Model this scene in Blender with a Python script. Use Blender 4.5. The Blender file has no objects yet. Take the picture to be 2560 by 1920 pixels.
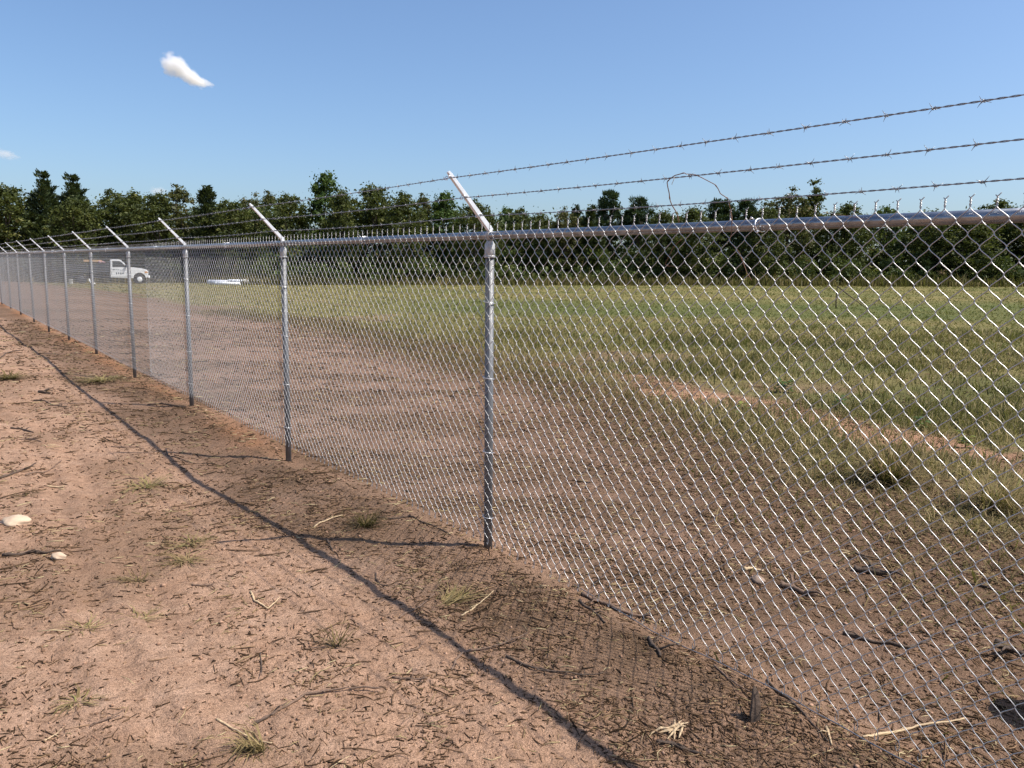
import bpy, bmesh, math, random
import numpy as np
from mathutils import Vector, Matrix

random.seed(7)
rng = np.random.default_rng(7)
scene = bpy.context.scene
COL = scene.collection

# ---------------------------------------------------------------- camera
cam_data = bpy.data.cameras.new('camera')
cam_data.sensor_width = 36.0
cam_data.lens = 36.0 * 2001.0 / 2560.0
cam_data.clip_start = 0.05
cam_data.clip_end = 6000.0
camera = bpy.data.objects.new('camera', cam_data)
COL.objects.link(camera)
PITCH, ROLL = 0.1402, 0.01333
_F = Vector((0, math.cos(PITCH), -math.sin(PITCH)))
_U = Vector((0, math.sin(PITCH), math.cos(PITCH)))
_R = Vector((1, 0, 0))
_R2 = _R * math.cos(ROLL) + _U * math.sin(ROLL)
_U2 = -_R * math.sin(ROLL) + _U * math.cos(ROLL)
camera.matrix_world = Matrix(((_R2.x, _U2.x, -_F.x, 0), (_R2.y, _U2.y, -_F.y, 0), (_R2.z, _U2.z, -_F.z, 1.6), (0, 0, 0, 1)))
scene.camera = camera

# ---------------------------------------------------------------- sky and sun
SUN_EL = math.radians(56.4)
SUN_DIR = Vector((1.167, -0.227, 1.79)).normalized()      # towards the sun
world = bpy.data.worlds.new('World')
scene.world = world
world.use_nodes = True
wn = world.node_tree
wn.nodes.clear()
w_out = wn.nodes.new('ShaderNodeOutputWorld')
w_bg = wn.nodes.new('ShaderNodeBackground')
w_sky = wn.nodes.new('ShaderNodeTexSky')
w_sky.sky_type = 'NISHITA'
w_sky.sun_disc = False
w_sky.sun_elevation = SUN_EL
w_sky.sun_rotation = math.atan2(SUN_DIR.x, SUN_DIR.y)
w_sky.altitude = 0.0
w_sky.air_density = 1.0
w_sky.dust_density = 1.7
w_sky.ozone_density = 6.5
w_bg.inputs['Strength'].default_value = 0.132
wn.links.new(w_sky.outputs['Color'], w_bg.inputs['Color'])
wn.links.new(w_bg.outputs['Background'], w_out.inputs['Surface'])

sun_data = bpy.data.lights.new('sun', 'SUN')
sun_data.energy = 5.0
sun_data.angle = math.radians(0.45)
sun_data.color = (1.0, 0.94, 0.86)
sun = bpy.data.objects.new('sun', sun_data)
sun.rotation_euler = (-SUN_DIR).to_track_quat('-Z', 'Y').to_euler()
sun.location = (20, -4, 30)
COL.objects.link(sun)

vs = scene.view_settings
vs.view_transform = 'Standard'
vs.look = 'None'
vs.exposure = 0.38
vs.gamma = 1.0
vs.use_curve_mapping = False
scene.cycles.max_bounces = 8
scene.cycles.volume_bounces = 5
scene.cycles.transparent_max_bounces = 8
scene.cycles.use_denoising = True

# ---------------------------------------------------------------- helpers
def tag(o, label=None, cat=None, group=None, kind=None):
    if label: o['label'] = label
    if cat: o['category'] = cat
    if group: o['group'] = group
    if kind: o['kind'] = kind
    return o

def empty(name, loc=(0, 0, 0), rz=0.0, parent=None):
    o = bpy.data.objects.new(name, None)
    o.empty_display_size = .2
    o.location = loc
    o.rotation_euler = (0, 0, rz)
    COL.objects.link(o)
    if parent: o.parent = parent
    return o

def fast_mesh(name, verts, faces, mat=None, smooth=False, attrs=None):
    """faces: an (m,3) or (m,4) array, or a list of such arrays"""
    verts = np.ascontiguousarray(verts, dtype=np.float32)
    groups = faces if isinstance(faces, list) else [faces]
    groups = [np.asarray(g, dtype=np.int32) for g in groups if len(g)]
    loops = np.concatenate([g.ravel() for g in groups])
    sizes = np.concatenate([np.full(len(g), g.shape[1], np.int32) for g in groups])
    starts = np.concatenate([[0], np.cumsum(sizes)[:-1]]).astype(np.int32)
    me = bpy.data.meshes.new(name)
    me.vertices.add(len(verts)); me.vertices.foreach_set('co', verts.ravel())
    me.loops.add(len(loops)); me.loops.foreach_set('vertex_index', loops)
    me.polygons.add(len(sizes)); me.polygons.foreach_set('loop_start', starts)
    me.polygons.foreach_set('loop_total', sizes)
    me.update(calc_edges=True)
    if smooth: me.polygons.foreach_set('use_smooth', np.ones(len(sizes), dtype=bool))
    for k, a in (attrs or {}).items():
        at = me.attributes.new(k, 'FLOAT', 'POINT')
        at.data.foreach_set('value', np.ascontiguousarray(a, dtype=np.float32))
    if mat: me.materials.append(mat)
    return me

def obj(name, me, parent=None, loc=None):
    o = bpy.data.objects.new(name, me)
    COL.objects.link(o)
    if parent: o.parent = parent
    if loc is not None: o.location = loc
    return o

class MB:
    """collects boxes, tubes and prisms into one mesh"""
    def __init__(self): self.v, self.f, self.n = [], [], 0
    def add(self, verts, faces):
        self.v += [tuple(p) for p in verts]
        self.f += [tuple(i + self.n for i in f) for f in faces]
        self.n = len(self.v)
        return self
    def box(self, lo, hi):
        (a, b, c), (d, e, f) = lo, hi
        return self.add([(a, b, c), (d, b, c), (d, e, c), (a, e, c), (a, b, f), (d, b, f), (d, e, f), (a, e, f)],
                        [(0, 3, 2, 1), (4, 5, 6, 7), (0, 1, 5, 4), (1, 2, 6, 5), (2, 3, 7, 6), (3, 0, 4, 7)])
    def tube(self, pts, radii, sides=8, cap=True):
        v, f = tube_arrays(pts, radii, sides, cap)
        return self.add(v, f)
    def prism(self, poly, y0, y1):
        """poly of (x, z), extruded along y"""
        n = len(poly)
        v = [(x, y0, z) for x, z in poly] + [(x, y1, z) for x, z in poly]
        f = [tuple(range(n)), tuple(reversed(range(n, 2 * n)))]
        f += [(i + n, (i + 1) % n + n, (i + 1) % n, i) for i in range(n)]
        return self.add(v, f)
    def mesh(self, name, mat=None, smooth=False, bevel=0, seg=1):
        me = bpy.data.meshes.new(name)
        me.from_pydata(self.v, [], self.f)
        bm = bmesh.new(); bm.from_mesh(me)
        bmesh.ops.recalc_face_normals(bm, faces=bm.faces)
        if bevel:
            ed = [e for e in bm.edges if len(e.link_faces) == 2 and e.calc_face_angle(0) > .5]
            bmesh.ops.bevel(bm, geom=ed, offset=bevel, segments=seg, affect='EDGES', profile=.6)
        bm.to_mesh(me); bm.free()
        if smooth:
            for p in me.polygons: p.use_smooth = True
        if mat: me.materials.append(mat)
        return me
    def build(self, name, mat=None, parent=None, smooth=False, bevel=0, seg=1, loc=None):
        return obj(name, self.mesh(name, mat, smooth, bevel, seg), parent, loc)

def tube_arrays(pts, radii, sides=8, cap=True):
    P = np.asarray(pts, float); m = len(P)
    R = np.full(m, radii) if np.isscalar(radii) else np.asarray(radii, float)
    T = np.gradient(P, axis=0); T /= np.linalg.norm(T, axis=1)[:, None] + 1e-12
    ref = np.array([0, 0, 1.]) if abs(T[:, 2]).mean() < .8 else np.array([1., 0, 0])
    A = np.cross(T, ref); A /= np.linalg.norm(A, axis=1)[:, None] + 1e-9
    B = np.cross(T, A)
    ang = np.arange(sides) * 2 * math.pi / sides
    V = P[:, None, :] + R[:, None, None] * (np.cos(ang)[None, :, None] * A[:, None, :] + np.sin(ang)[None, :, None] * B[:, None, :])
    F = []
    for i in range(m - 1):
        for k in range(sides):
            k2 = (k + 1) % sides
            F.append((i * sides + k, i * sides + k2, (i + 1) * sides + k2, (i + 1) * sides + k))
    if cap:
        F.append(tuple(reversed(range(sides)))); F.append(tuple(range((m - 1) * sides, m * sides)))
    return V.reshape(-1, 3), F

# ---------------------------------------------------------------- materials
def new_mat(name):
    m = bpy.data.materials.new(name); m.use_nodes = True
    nt = m.node_tree; nt.nodes.clear()
    out = nt.nodes.new('ShaderNodeOutputMaterial')
    return m, nt, out

def N(nt, kind, **kw):
    n = nt.nodes.new(kind)
    for k, v in kw.items():
        if k in n.inputs: n.inputs[k].default_value = v
        else: setattr(n, k, v)
    return n

def noise(nt, scale, detail=3, rough=.55, vec=None):
    n = N(nt, 'ShaderNodeTexNoise', Scale=scale, Detail=detail, Roughness=rough)
    if vec is not None: nt.links.new(vec, n.inputs['Vector'])
    return n.outputs['Fac']

def ramp(nt, fac, stops):
    r = nt.nodes.new('ShaderNodeValToRGB')
    el = r.color_ramp.elements
    while len(el) < len(stops): el.new(.5)
    for e, (p, c) in zip(el, stops):
        e.position = p; e.color = (*c, 1) if len(c) == 3 else c
    nt.links.new(fac, r.inputs['Fac'])
    return r.outputs['Color']

def mix(nt, fac, a, b, mode='MIX'):
    m = nt.nodes.new('ShaderNodeMix'); m.data_type = 'RGBA'; m.blend_type = mode
    for i, v in ((6, a), (7, b)):
        if isinstance(v, tuple): m.inputs[i].default_value = (*v, 1)
        else: nt.links.new(v, m.inputs[i])
    if isinstance(fac, (int, float)): m.inputs[0].default_value = fac
    else: nt.links.new(fac, m.inputs[0])
    return m.outputs[2]

def math_node(nt, op, a, b=0.0, clamp=False):
    m = nt.nodes.new('ShaderNodeMath'); m.operation = op; m.use_clamp = clamp
    for i, v in ((0, a), (1, b)):
        if isinstance(v, (int, float)): m.inputs[i].default_value = v
        else: nt.links.new(v, m.inputs[i])
    return m.outputs[0]

def attr(nt, name):
    a = nt.nodes.new('ShaderNodeAttribute'); a.attribute_name = name
    return a.outputs['Fac']

def pos(nt):
    return nt.nodes.new('ShaderNodeNewGeometry').outputs['Position']

def simple(name, col, rough=.6, metal=0.0, var=.15, scale=30, bump=0.0, bscale=80, coat=0.0, col2=None, local=True):
    m, nt, out = new_mat(name)
    b = N(nt, 'ShaderNodeBsdfPrincipled', Roughness=rough, Metallic=metal)
    tc = nt.nodes.new('ShaderNodeTexCoord').outputs['Object'] if local else pos(nt)
    f = noise(nt, scale, 4, .6, tc)
    lo = tuple(c * (1 - var) for c in col); hi = col2 or tuple(min(1, c * (1 + var)) for c in col)
    nt.links.new(ramp(nt, f, [(.3, lo), (.7, hi)]), b.inputs['Base Color'])
    if coat: b.inputs['Coat Weight'].default_value = coat
    nt.links.new(ramp(nt, noise(nt, scale * 2.3, 3, .6, tc), [(.3, (rough * .8,) * 3), (.7, (min(1, rough * 1.2),) * 3)]), b.inputs['Roughness'])
    if bump:
        bp = N(nt, 'ShaderNodeBump', Strength=bump, Distance=.01)
        nt.links.new(noise(nt, bscale, 4, .6, tc), bp.inputs['Height'])
        nt.links.new(bp.outputs['Normal'], b.inputs['Normal'])
    nt.links.new(b.outputs['BSDF'], out.inputs['Surface'])
    return m

def leafy(name, stops, trans=.3, rough=.6, spec=.25):
    """colour taken per piece from the 'rnd' value stored on the mesh; lets some light through"""
    m, nt, out = new_mat(name)
    c = ramp(nt, attr(nt, 'rnd'), stops)
    b = N(nt, 'ShaderNodeBsdfPrincipled', Roughness=rough)
    b.inputs['Specular IOR Level'].default_value = spec
    nt.links.new(c, b.inputs['Base Color'])
    if trans:
        t = nt.nodes.new('ShaderNodeBsdfTranslucent')
        nt.links.new(mix(nt, .5, c, (.16, .2, .03)), t.inputs['Color'])
        ms = N(nt, 'ShaderNodeMixShader'); ms.inputs[0].default_value = trans
        nt.links.new(b.outputs['BSDF'], ms.inputs[1]); nt.links.new(t.outputs['BSDF'], ms.inputs[2])
        nt.links.new(ms.outputs[0], out.inputs['Surface'])
    else:
        nt.links.new(b.outputs['BSDF'], out.inputs['Surface'])
    return m

def soil_material():
    m, nt, out = new_mat('soil')
    p = pos(nt)
    big = noise(nt, .55, 4, .6, p); mid = noise(nt, 4.5, 5, .65, p); fine = noise(nt, 42, 4, .7, p); grit = noise(nt, 170, 3, .7, p)
    sand = ramp(nt, mid, [(.28, (.47, .28, .18)), (.5, (.60, .375, .25)), (.75, (.68, .45, .315))])
    sand = mix(nt, ramp(nt, big, [(.35, (0, 0, 0)), (.7, (.6,) * 3)]), sand, (.45, .26, .155))
    inner = ramp(nt, mid, [(.28, (.195, .118, .074)), (.5, (.295, .184, .123)), (.75, (.375, .245, .17))])
    col = mix(nt, attr(nt, 'inside'), sand, inner)
    clay = attr(nt, 'clay')
    col = mix(nt, clay, col, (.46, .19, .075))
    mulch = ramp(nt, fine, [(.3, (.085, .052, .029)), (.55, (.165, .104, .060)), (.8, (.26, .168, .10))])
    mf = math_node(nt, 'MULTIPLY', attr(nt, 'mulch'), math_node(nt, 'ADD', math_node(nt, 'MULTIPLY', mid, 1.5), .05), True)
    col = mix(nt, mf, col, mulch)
    stain = ramp(nt, noise(nt, 16, 5, .7, p), [(.40, (1, 1, 1)), (.56, (0, 0, 0))])
    col = mix(nt, math_node(nt, 'MULTIPLY', stain, .36), col, (.25, .148, .09))
    # crumbs and bits too small to lie about as pieces
    speck = ramp(nt, fine, [(.36, (1, 1, 1)), (.43, (0, 0, 0))])
    col = mix(nt, math_node(nt, 'MULTIPLY', speck, .5), col, (.115, .068, .04))
    pale = ramp(nt, noise(nt, 68, 2, .6, p), [(.66, (0, 0, 0)), (.72, (1, 1, 1))])
    col = mix(nt, math_node(nt, 'MULTIPLY', pale, .28), col, (.60, .46, .30))
    col = mix(nt, math_node(nt, 'MULTIPLY', ramp(nt, grit, [(.35, (1, 1, 1)), (.5, (0, 0, 0))]), .2), col, (.22, .125, .08))
    # grass cover beyond the cleared strip
    mp = N(nt, 'ShaderNodeMapping'); mp.inputs['Scale'].default_value = (.6, 2.2, 1)
    nt.links.new(p, mp.inputs['Vector'])
    g1 = noise(nt, 1.3, 6, .72, mp.outputs['Vector'])
    cover = ramp(nt, g1, [(.30, (.13, .09, .044)), (.42, (.195, .155, .062)), (.58, (.235, .20, .076)), (.75, (.30, .248, .11))])
    green = ramp(nt, g1, [(.30, (.075, .085, .026)), (.6, (.115, .14, .04)), (.8, (.17, .185, .06))])
    cover = mix(nt, attr(nt, 'green'), cover, green)
    cover = mix(nt, math_node(nt, 'MULTIPLY', speck, .5), cover, (.09, .075, .03))
    col = mix(nt, attr(nt, 'grass'), col, cover)
    b = N(nt, 'ShaderNodeBsdfPrincipled', Roughness=.95)
    b.inputs['Specular IOR Level'].default_value = .12
    nt.links.new(col, b.inputs['Base Color'])
    b1 = N(nt, 'ShaderNodeBump', Strength=1.0, Distance=.07); nt.links.new(noise(nt, 20, 6, .70, p), b1.inputs['Height'])
    b2 = N(nt, 'ShaderNodeBump', Strength=1.0, Distance=.017); nt.links.new(fine, b2.inputs['Height']); nt.links.new(b1.outputs['Normal'], b2.inputs['Normal'])
    b3 = N(nt, 'ShaderNodeBump', Strength=.5, Distance=.003); nt.links.new(grit, b3.inputs['Height']); nt.links.new(b2.outputs['Normal'], b3.inputs['Normal'])
    nt.links.new(b3.outputs['Normal'], b.inputs['Normal'])
    nt.links.new(b.outputs['BSDF'], out.inputs['Surface'])
    return m

M = {}
M['soil'] = soil_material()
M['wire'] = simple('galvanised_wire', (.50, .495, .485), .40, .70, .10, 60)
M['pipe'] = simple('galvanised_pipe', (.27, .285, .31), .30, .92, .22, 14, .04, 60)
M['post'] = simple('galvanised_post', (.165, .168, .172), .6, .6, .2, 18, .05, 60)
M['cast'] = simple('cast_fitting', (.46, .455, .44), .55, .45, .16, 40, .15, 90)
M['arm'] = simple('pressed_arm', (.70, .715, .73), .45, .08, .08, 30)
M['barb'] = simple('barbed_wire_steel', (.26, .262, .27), .42, .8, .25, 80)
M['tie'] = simple('aluminium_tie', (.82, .82, .82), .33, .8, .06, 60)
M['twig'] = simple('dark_twig', (.085, .055, .036), .85, 0, .4, 60, .4, 120)
M['root'] = simple('brown_root', (.16, .10, .066), .85, 0, .4, 40, .4, 120)
M['straw_stick'] = simple('pale_stick', (.50, .36, .21), .8, 0, .25, 60, .3, 120)
M['vine'] = simple('dry_vine', (.20, .105, .06), .75, 0, .35, 50, .3, 90)
M['bark'] = simple('bark', (.085, .068, .05), .9, 0, .35, 6, .5, 18)
M['pebble'] = simple('brown_pebble', (.26, .18, .13), .9, 0, .2, 20, .3, 40)
M['stone'] = simple('pale_stone', (.50, .37, .255), .9, 0, .2, 14, .4, 30)
M['chip'] = leafy('bark_chips', [(0, (.03, .019, .011)), (.4, (.085, .052, .03)), (.75, (.17, .105, .062)), (1, (.27, .17, .10))], 0, .9, .1)
M['clod'] = leafy('soil_clods', [(0, (.17, .098, .06)), (.6, (.31, .185, .12)), (1, (.42, .26, .175))], 0, .95, .05)
M['straw'] = leafy('straw', [(0, (.24, .165, .075)), (.5, (.40, .30, .15)), (1, (.58, .47, .27))], .15, .7, .2)
M['drygrass'] = leafy('dry_grass', [(0, (.075, .05, .022)), (.3, (.17, .12, .05)), (.7, (.34, .25, .115)), (1, (.25, .24, .075))], .25, .7, .2)
M['grass'] = leafy('field_grass', [(0, (.06, .042, .018)), (.22, (.078, .078, .022)), (.45, (.135, .112, .038)), (.7, (.225, .175, .068)), (1, (.34, .26, .125))], .3, .65, .2)
M['mown'] = leafy('mown_grass', [(0, (.12, .128, .038)), (.35, (.185, .168, .054)), (.7, (.26, .22, .082)), (1, (.34, .27, .125))], .25, .7, .15)
M['weed'] = leafy('weed_leaves', [(0, (.05, .095, .022)), (.6, (.09, .15, .035)), (1, (.24, .25, .05))], .3, .5, .3)
M['leaf_broad'] = leafy('broad_leaves', [(0, (.024, .034, .009)), (.45, (.060, .075, .016)), (.8, (.105, .118, .027)), (1, (.165, .16, .042))], .26)
M['leaf_olive'] = leafy('olive_leaves', [(0, (.038, .042, .014)), (.5, (.085, .088, .026)), (.85, (.135, .12, .038)), (1, (.19, .135, .055))], .24)
M['leaf_bright'] = leafy('bright_leaves', [(0, (.03, .06, .014)), (.5, (.065, .115, .024)), (1, (.13, .185, .045))], .3)
M['leaf_juniper'] = leafy('juniper_sprays', [(0, (.016, .028, .010)), (.6, (.042, .062, .02)), (1, (.085, .095, .032))], .15)
M['leaf_pine'] = leafy('pine_needles', [(0, (.012, .026, .009)), (.6, (.03, .058, .02)), (1, (.058, .09, .03))], .12)
M['leaf_thicket'] = leafy('thicket_leaves', [(0, (.026, .038, .010)), (.4, (.066, .092, .021)), (.75, (.118, .142, .032)), (.93, (.18, .185, .05)), (1, (.22, .14, .065))], .22)
M['white_paint'] = simple('white_paint', (.80, .80, .79), .3, 0, .04, 8, coat=.4)
M['white_plastic'] = simple('white_plastic', (.80, .80, .78), .45, 0, .06, 6)
M['grey_plastic'] = simple('greyish_plastic', (.50, .52, .56), .5, 0, .1, 6)
M['rubber'] = simple('tyre_rubber', (.022, .022, .023), .8, 0, .3, 30)
M['dark_steel'] = simple('dark_steel', (.055, .06, .07), .5, .3, .3, 8)
M['glass'] = simple('dark_glass', (.03, .04, .045), .08, 0, .1, 3)
M['lumber'] = simple('lumber', (.52, .32, .15), .75, 0, .2, 12)
M['pink'] = simple('faded_tarp', (.42, .25, .26), .8, 0, .2, 9)
M['lamp'] = simple('lamp_lens', (.6, .6, .58), .15, 0, .1, 12)
M['amber'] = simple('amber_lens', (.65, .28, .05), .2, 0, .1, 12)
M['letter'] = simple('sign_lettering', (.12, .14, .16), .5, 0, .2, 12)
M['black_plastic'] = simple('black_plastic', (.02, .02, .022), .45, 0, .2, 10)

# GROUND-BEGIN
def hash2(ix, iy, seed):
    v = (ix.astype(np.int64) * 374761393 + iy.astype(np.int64) * 668265263 + seed * 982451653) & 0xffffffff
    v = ((v ^ (v >> 13)) * 1274126177) & 0xffffffff
    return ((v ^ (v >> 16)) & 0xffffff) / float(0xffffff)

def vnoise(x, y, seed=0):
    ix, iy = np.floor(x), np.floor(y)
    fx, fy = x - ix, y - iy
    fx, fy = fx * fx * (3 - 2 * fx), fy * fy * (3 - 2 * fy)
    a, b = hash2(ix, iy, seed), hash2(ix + 1, iy, seed)
    c, d = hash2(ix, iy + 1, seed), hash2(ix + 1, iy + 1, seed)
    return (a * (1 - fx) + b * fx) * (1 - fy) + (c * (1 - fx) + d * fx) * fy

def fbm(x, y, seed=0, octaves=4, gain=.5):
    t, amp, tot = 0., 1., 0.
    for k in range(octaves):
        t = t + amp * vnoise(x * 2 ** k + 17.3 * k, y * 2 ** k - 9.1 * k, seed + k)
        tot += amp; amp *= gain
    return t / tot

# the fence line: origin at the post nearest the camera, running away to the far left
FX, FY, RAIL_Z = -0.131, 4.428, 1.7907
DX, DY, DZ = -0.5978, 0.8016, 0.0057       # along the fence (s)
NX, NY = -0.8016, -0.5978                  # out of the fence, on the near side (n)

def to_sn(x, y):
    return (x - FX) * DX + (y - FY) * DY, (x - FX) * NX + (y - FY) * NY

def from_sn(s, n):
    return FX + DX * s + NX * n, FY + DY * s + NY * n

def smooth(a, b, v):
    t = np.clip((v - a) / (b - a), 0, 1)
    return t * t * (3 - 2 * t)

PROF_S = [-30, -6, -3, 0, 1.2, 3.05, 6.1, 9.15, 12.2, 15.25, 18.3, 24.4, 40]
PROF_Z = [-.02, -.01, .0, .015, -.02, -.088, -.063, -.045, .02, .02, -.008, .09, .12]

def soil_edge(s):
    """n of the border between the cleared strip and the grass inside the fence"""
    return np.interp(s, [-12, -3, -1.6, .4, 3, 6, 8.6, 17, 23, 42, 60, 80], [-1.8, -2.3, -2.8, -3.8, -4.8, -5.5, -6.0, -7.2, -6.4, -6.0, -5.5, -5.])

def height_base(x, y):
    s, n = to_sn(x, y)
    z = np.interp(s, PROF_S, PROF_Z) * np.exp(-(n / 4.) ** 2)
    z = z + np.clip(.55 + .011 * x, .15, 1.1) * smooth(15, 65, y)
    r = np.sqrt(x * x + y * y)
    z = z + (fbm(x * .5, y * .5, 3, 3) - .5) * .07 * smooth(3, 9, r)
    return z

def height(x, y):
    x = np.asarray(x, float); y = np.asarray(y, float)
    s, n = to_sn(x, y)
    z = height_base(x, y)
    r = np.sqrt(x * x + y * y)
    near = 1 - smooth(14, 30, r)
    z = z + near * ((fbm(x * 2.1, y * 2.1, 11, 3) - .5) * .035 + (fbm(x * 8, y * 8, 21, 4) - .5) * .026
                    + (fbm(x * 26, y * 26, 31, 3) - .5) * .012 * (1 - smooth(5, 12, r)))
    # a low berm of loosened soil under the fabric, rutted wheel tracks on the near side
    z = z + .03 * np.exp(-((n - .12 + .1 * np.sin(s * 1.3)) / .16) ** 2) * near * (.4 + fbm(s * 1.2, n, 5, 2))
    for nc, w in ((1.62, .09), (1.86, .07), (2.9, .12), (3.2, .09)):
        c = nc + .10 * np.sin(s * .7 + nc)
        z = z - .016 * np.exp(-((n - c) / w) ** 2) * near + .010 * np.exp(-((n - c - w * 1.7) / w) ** 2) * near
    return z
# GROUND-END

# ---------------------------------------------------------------- ground sheet
def build_ground():
    ang_c = np.radians(np.linspace(-47, 47, 520))
    ang_o = np.radians(np.linspace(47, 313, 70)[1:-1])
    ang = np.concatenate([ang_c, ang_o])                       # clockwise from +y
    r = [0.0, .4, .8, 1.2, 1.5]
    while r[-1] < 90: r.append(r[-1] * 1.0102)
    while r[-1] < 2500: r.append(r[-1] * 1.12)
    r = np.array(r)
    R, A = np.meshgrid(r[1:], ang, indexing='ij')
    x = np.concatenate([[0.], (R * np.sin(A)).ravel()]); y = np.concatenate([[0.], (R * np.cos(A)).ravel()])
    z = height(x, y)
    na, nr = len(ang), len(r) - 1
    i = np.arange(nr - 1)[:, None] * na + np.arange(na)[None, :] + 1
    j = np.arange(nr - 1)[:, None] * na + (np.arange(na)[None, :] + 1) % na + 1
    quads = np.stack([i, i + na, j + na, j], -1).reshape(-1, 4)[:, ::-1]
    k = np.arange(na); tris = np.stack([np.zeros(na, int), k + 1, (k + 1) % na + 1], 1)[:, ::-1]
    at = zones(x, y)
    me = fast_mesh('ground', np.stack([x, y, z], 1), [quads, tris], M['soil'], True, at)
    o = obj('ground', me)
    tag(o, 'bare reddish sandy soil running into a mown grass field', kind='structure')
    return o

def zones(x, y):
    s, n = to_sn(x, y)
    wob = (fbm(x * .8, y * .8, 41, 4) - .5)
    e = soil_edge(s) + wob * 2.6
    inside = smooth(.15, -.25, n + wob * .5)
    patch = smooth(.56, .66, fbm(x * .45 + 3, y * .45, 51, 3)) * smooth(e - 9, e - 2, n)
    # a streak of bare orange sand just beyond the dead grass
    sc = np.interp(s, [-6, -2, 0, 2.4, 4.3, 6.5, 9], [-4.0, -4.75, -5.3, -5.55, -6.1, -6.6, -7.0]) + .25 * np.sin(s * 2.1)
    streak = np.exp(-((n - sc) / (.38 + .40 * fbm(x * .9, y * .9, 57, 2))) ** 2) * smooth(8.5, 6.0, s) * smooth(.34, .52, fbm(x * 1.3, y * 1.3, 55, 4) + .08)
    streak = np.clip(streak * 1.5, 0, 1)
    patch = np.maximum(patch * .5, streak)
    grass = smooth(.5, -.7, n - e) * (1 - patch)
    far_soil = smooth(-.5, .5, fbm(x * .25, y * .12, 61, 3) - .62 + .0 * x)
    grass = grass * (1 - .0 * far_soil)
    green = smooth(.40, .62, fbm(x * .22, y * .5, 71, 4)) * .55
    yw = y + 5 * (fbm(x * .06, y * .03, 75, 2) - .5) + .12 * x * -1
    green = np.maximum(green, smooth(24.5, 28, yw) * smooth(40, 34, yw) * (.55 + .45 * fbm(x * .5, y * .5, 77, 2)))
    green = green * smooth(-6, 3, x + .25 * (y - 20))
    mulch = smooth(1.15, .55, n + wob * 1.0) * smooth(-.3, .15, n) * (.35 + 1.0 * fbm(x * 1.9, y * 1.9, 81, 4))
    mulch = np.maximum(mulch, smooth(.44, .66, fbm(x * 1.3 + 9, y * 1.3, 83, 4)) * .5 * smooth(7, .5, n) * smooth(.6, 1.3, n))
    brown = smooth(e + 2.6, e + .6, n) * smooth(e - 1.5, e - .4, n) * (1 - streak)     # dead grass along the border
    mulch = np.maximum(mulch, brown)
    mulch = np.maximum(mulch, inside * smooth(.46, .62, fbm(x * .55 + y * .3, y * 1.6, 85, 4)) * .85)
    clay = np.exp(-((n - .05) / .22) ** 2) * smooth(2.0, 4.5, s) * (.35 + .65 * smooth(.4, .6, fbm(s * .8, n * 2, 87, 3)))
    clay = np.maximum(clay, streak * .38); inside = inside * (1 - .8 * streak)
    return {'inside': inside, 'grass': grass, 'green': green, 'mulch': np.clip(mulch, 0, 1), 'clay': np.clip(clay, 0, 1) * .8}

build_ground()

# ---------------------------------------------------------------- the fence
fence = empty('chain_link_fence', (FX, FY, 0.0), math.atan2(DY, DX))
tag(fence, 'galvanised chain link fence topped with three strands of barbed wire', 'fence')
SPAN = 3.05
def rail_z(s): return RAIL_Z + DZ * s

PITCH_W, PITCH_H, ROWS = .0725, .0787, 22
HALF = PITCH_W / 2
FAB_N = .0285                     # the fabric hangs on the near face of rail and posts
def fabric_n(s): return FAB_N + .004 * np.sin(s * 2.06) ** 2 + .0015 * np.sin(s * 5.1)
def fabric_low(s): return .018 * np.sin(s * 1.03 + .6) * np.sin(s * .37 + 1.)   # how far the free lower edge bellies out

def wire_points(parity, fine):
    """one woven wire of the fabric, top twist to bottom knuckle; local (along, out, up) with the top joint at up = 0"""
    pts = []
    j = HALF if parity == 0 else 0.0
    sg = 1 if parity == 0 else -1
    if fine:
        for t in np.linspace(1, 0, 8):                        # twisted barb at the top
            a = t * 6.5 + (0 if parity == 0 else math.pi)
            pts.append((j + .0021 * math.cos(a), .0021 * math.sin(a), .006 + .017 * t))
        end = (j - .010, .001, .0345) if parity == 0 else (j + .006, -.001, .029)
        pts.insert(0, end)
    else:
        pts.append((j + .002 * sg, 0, .03))
    ts = (.0, .07, .2, .4, .6, .8, .93) if fine else (.0,)
    for k in range(ROWS * 2):
        a, b = (HALF, 0) if (k + parity) % 2 == 0 else (0, HALF)
        d = .0021 if a > b else -.0021                       # one way in front, the other behind
        for t in ts:
            e = t if not fine else (.5 - .5 * math.cos(math.pi * t)) * .68 + t * .32
            x = a + (b - a) * e
            x += (HALF / 2 - x) * -.05                       # hook past the neighbour
            nn = d * math.sin(math.pi * min(1, max(0, t)))** .5 if fine else d * t
            bow = .0016 * math.sin(math.pi * t) * (1 if a > b else -.4) if fine else 0
            pts.append((x + bow, nn, -(k + t) * PITCH_H / 2))
    zb = -ROWS * PITCH_H
    if fine:
        pts += [(j - .0045 * sg, .001, zb - .010), (j - .0062 * sg, .002, zb - .021), (j - .0035 * sg, .002, zb - .031), (j + .001 * sg, .001, zb - .034)]
    else:
        pts += [(j - .005 * sg, 0, zb - .02), (j, 0, zb - .034)]
    return np.array(pts)

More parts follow.
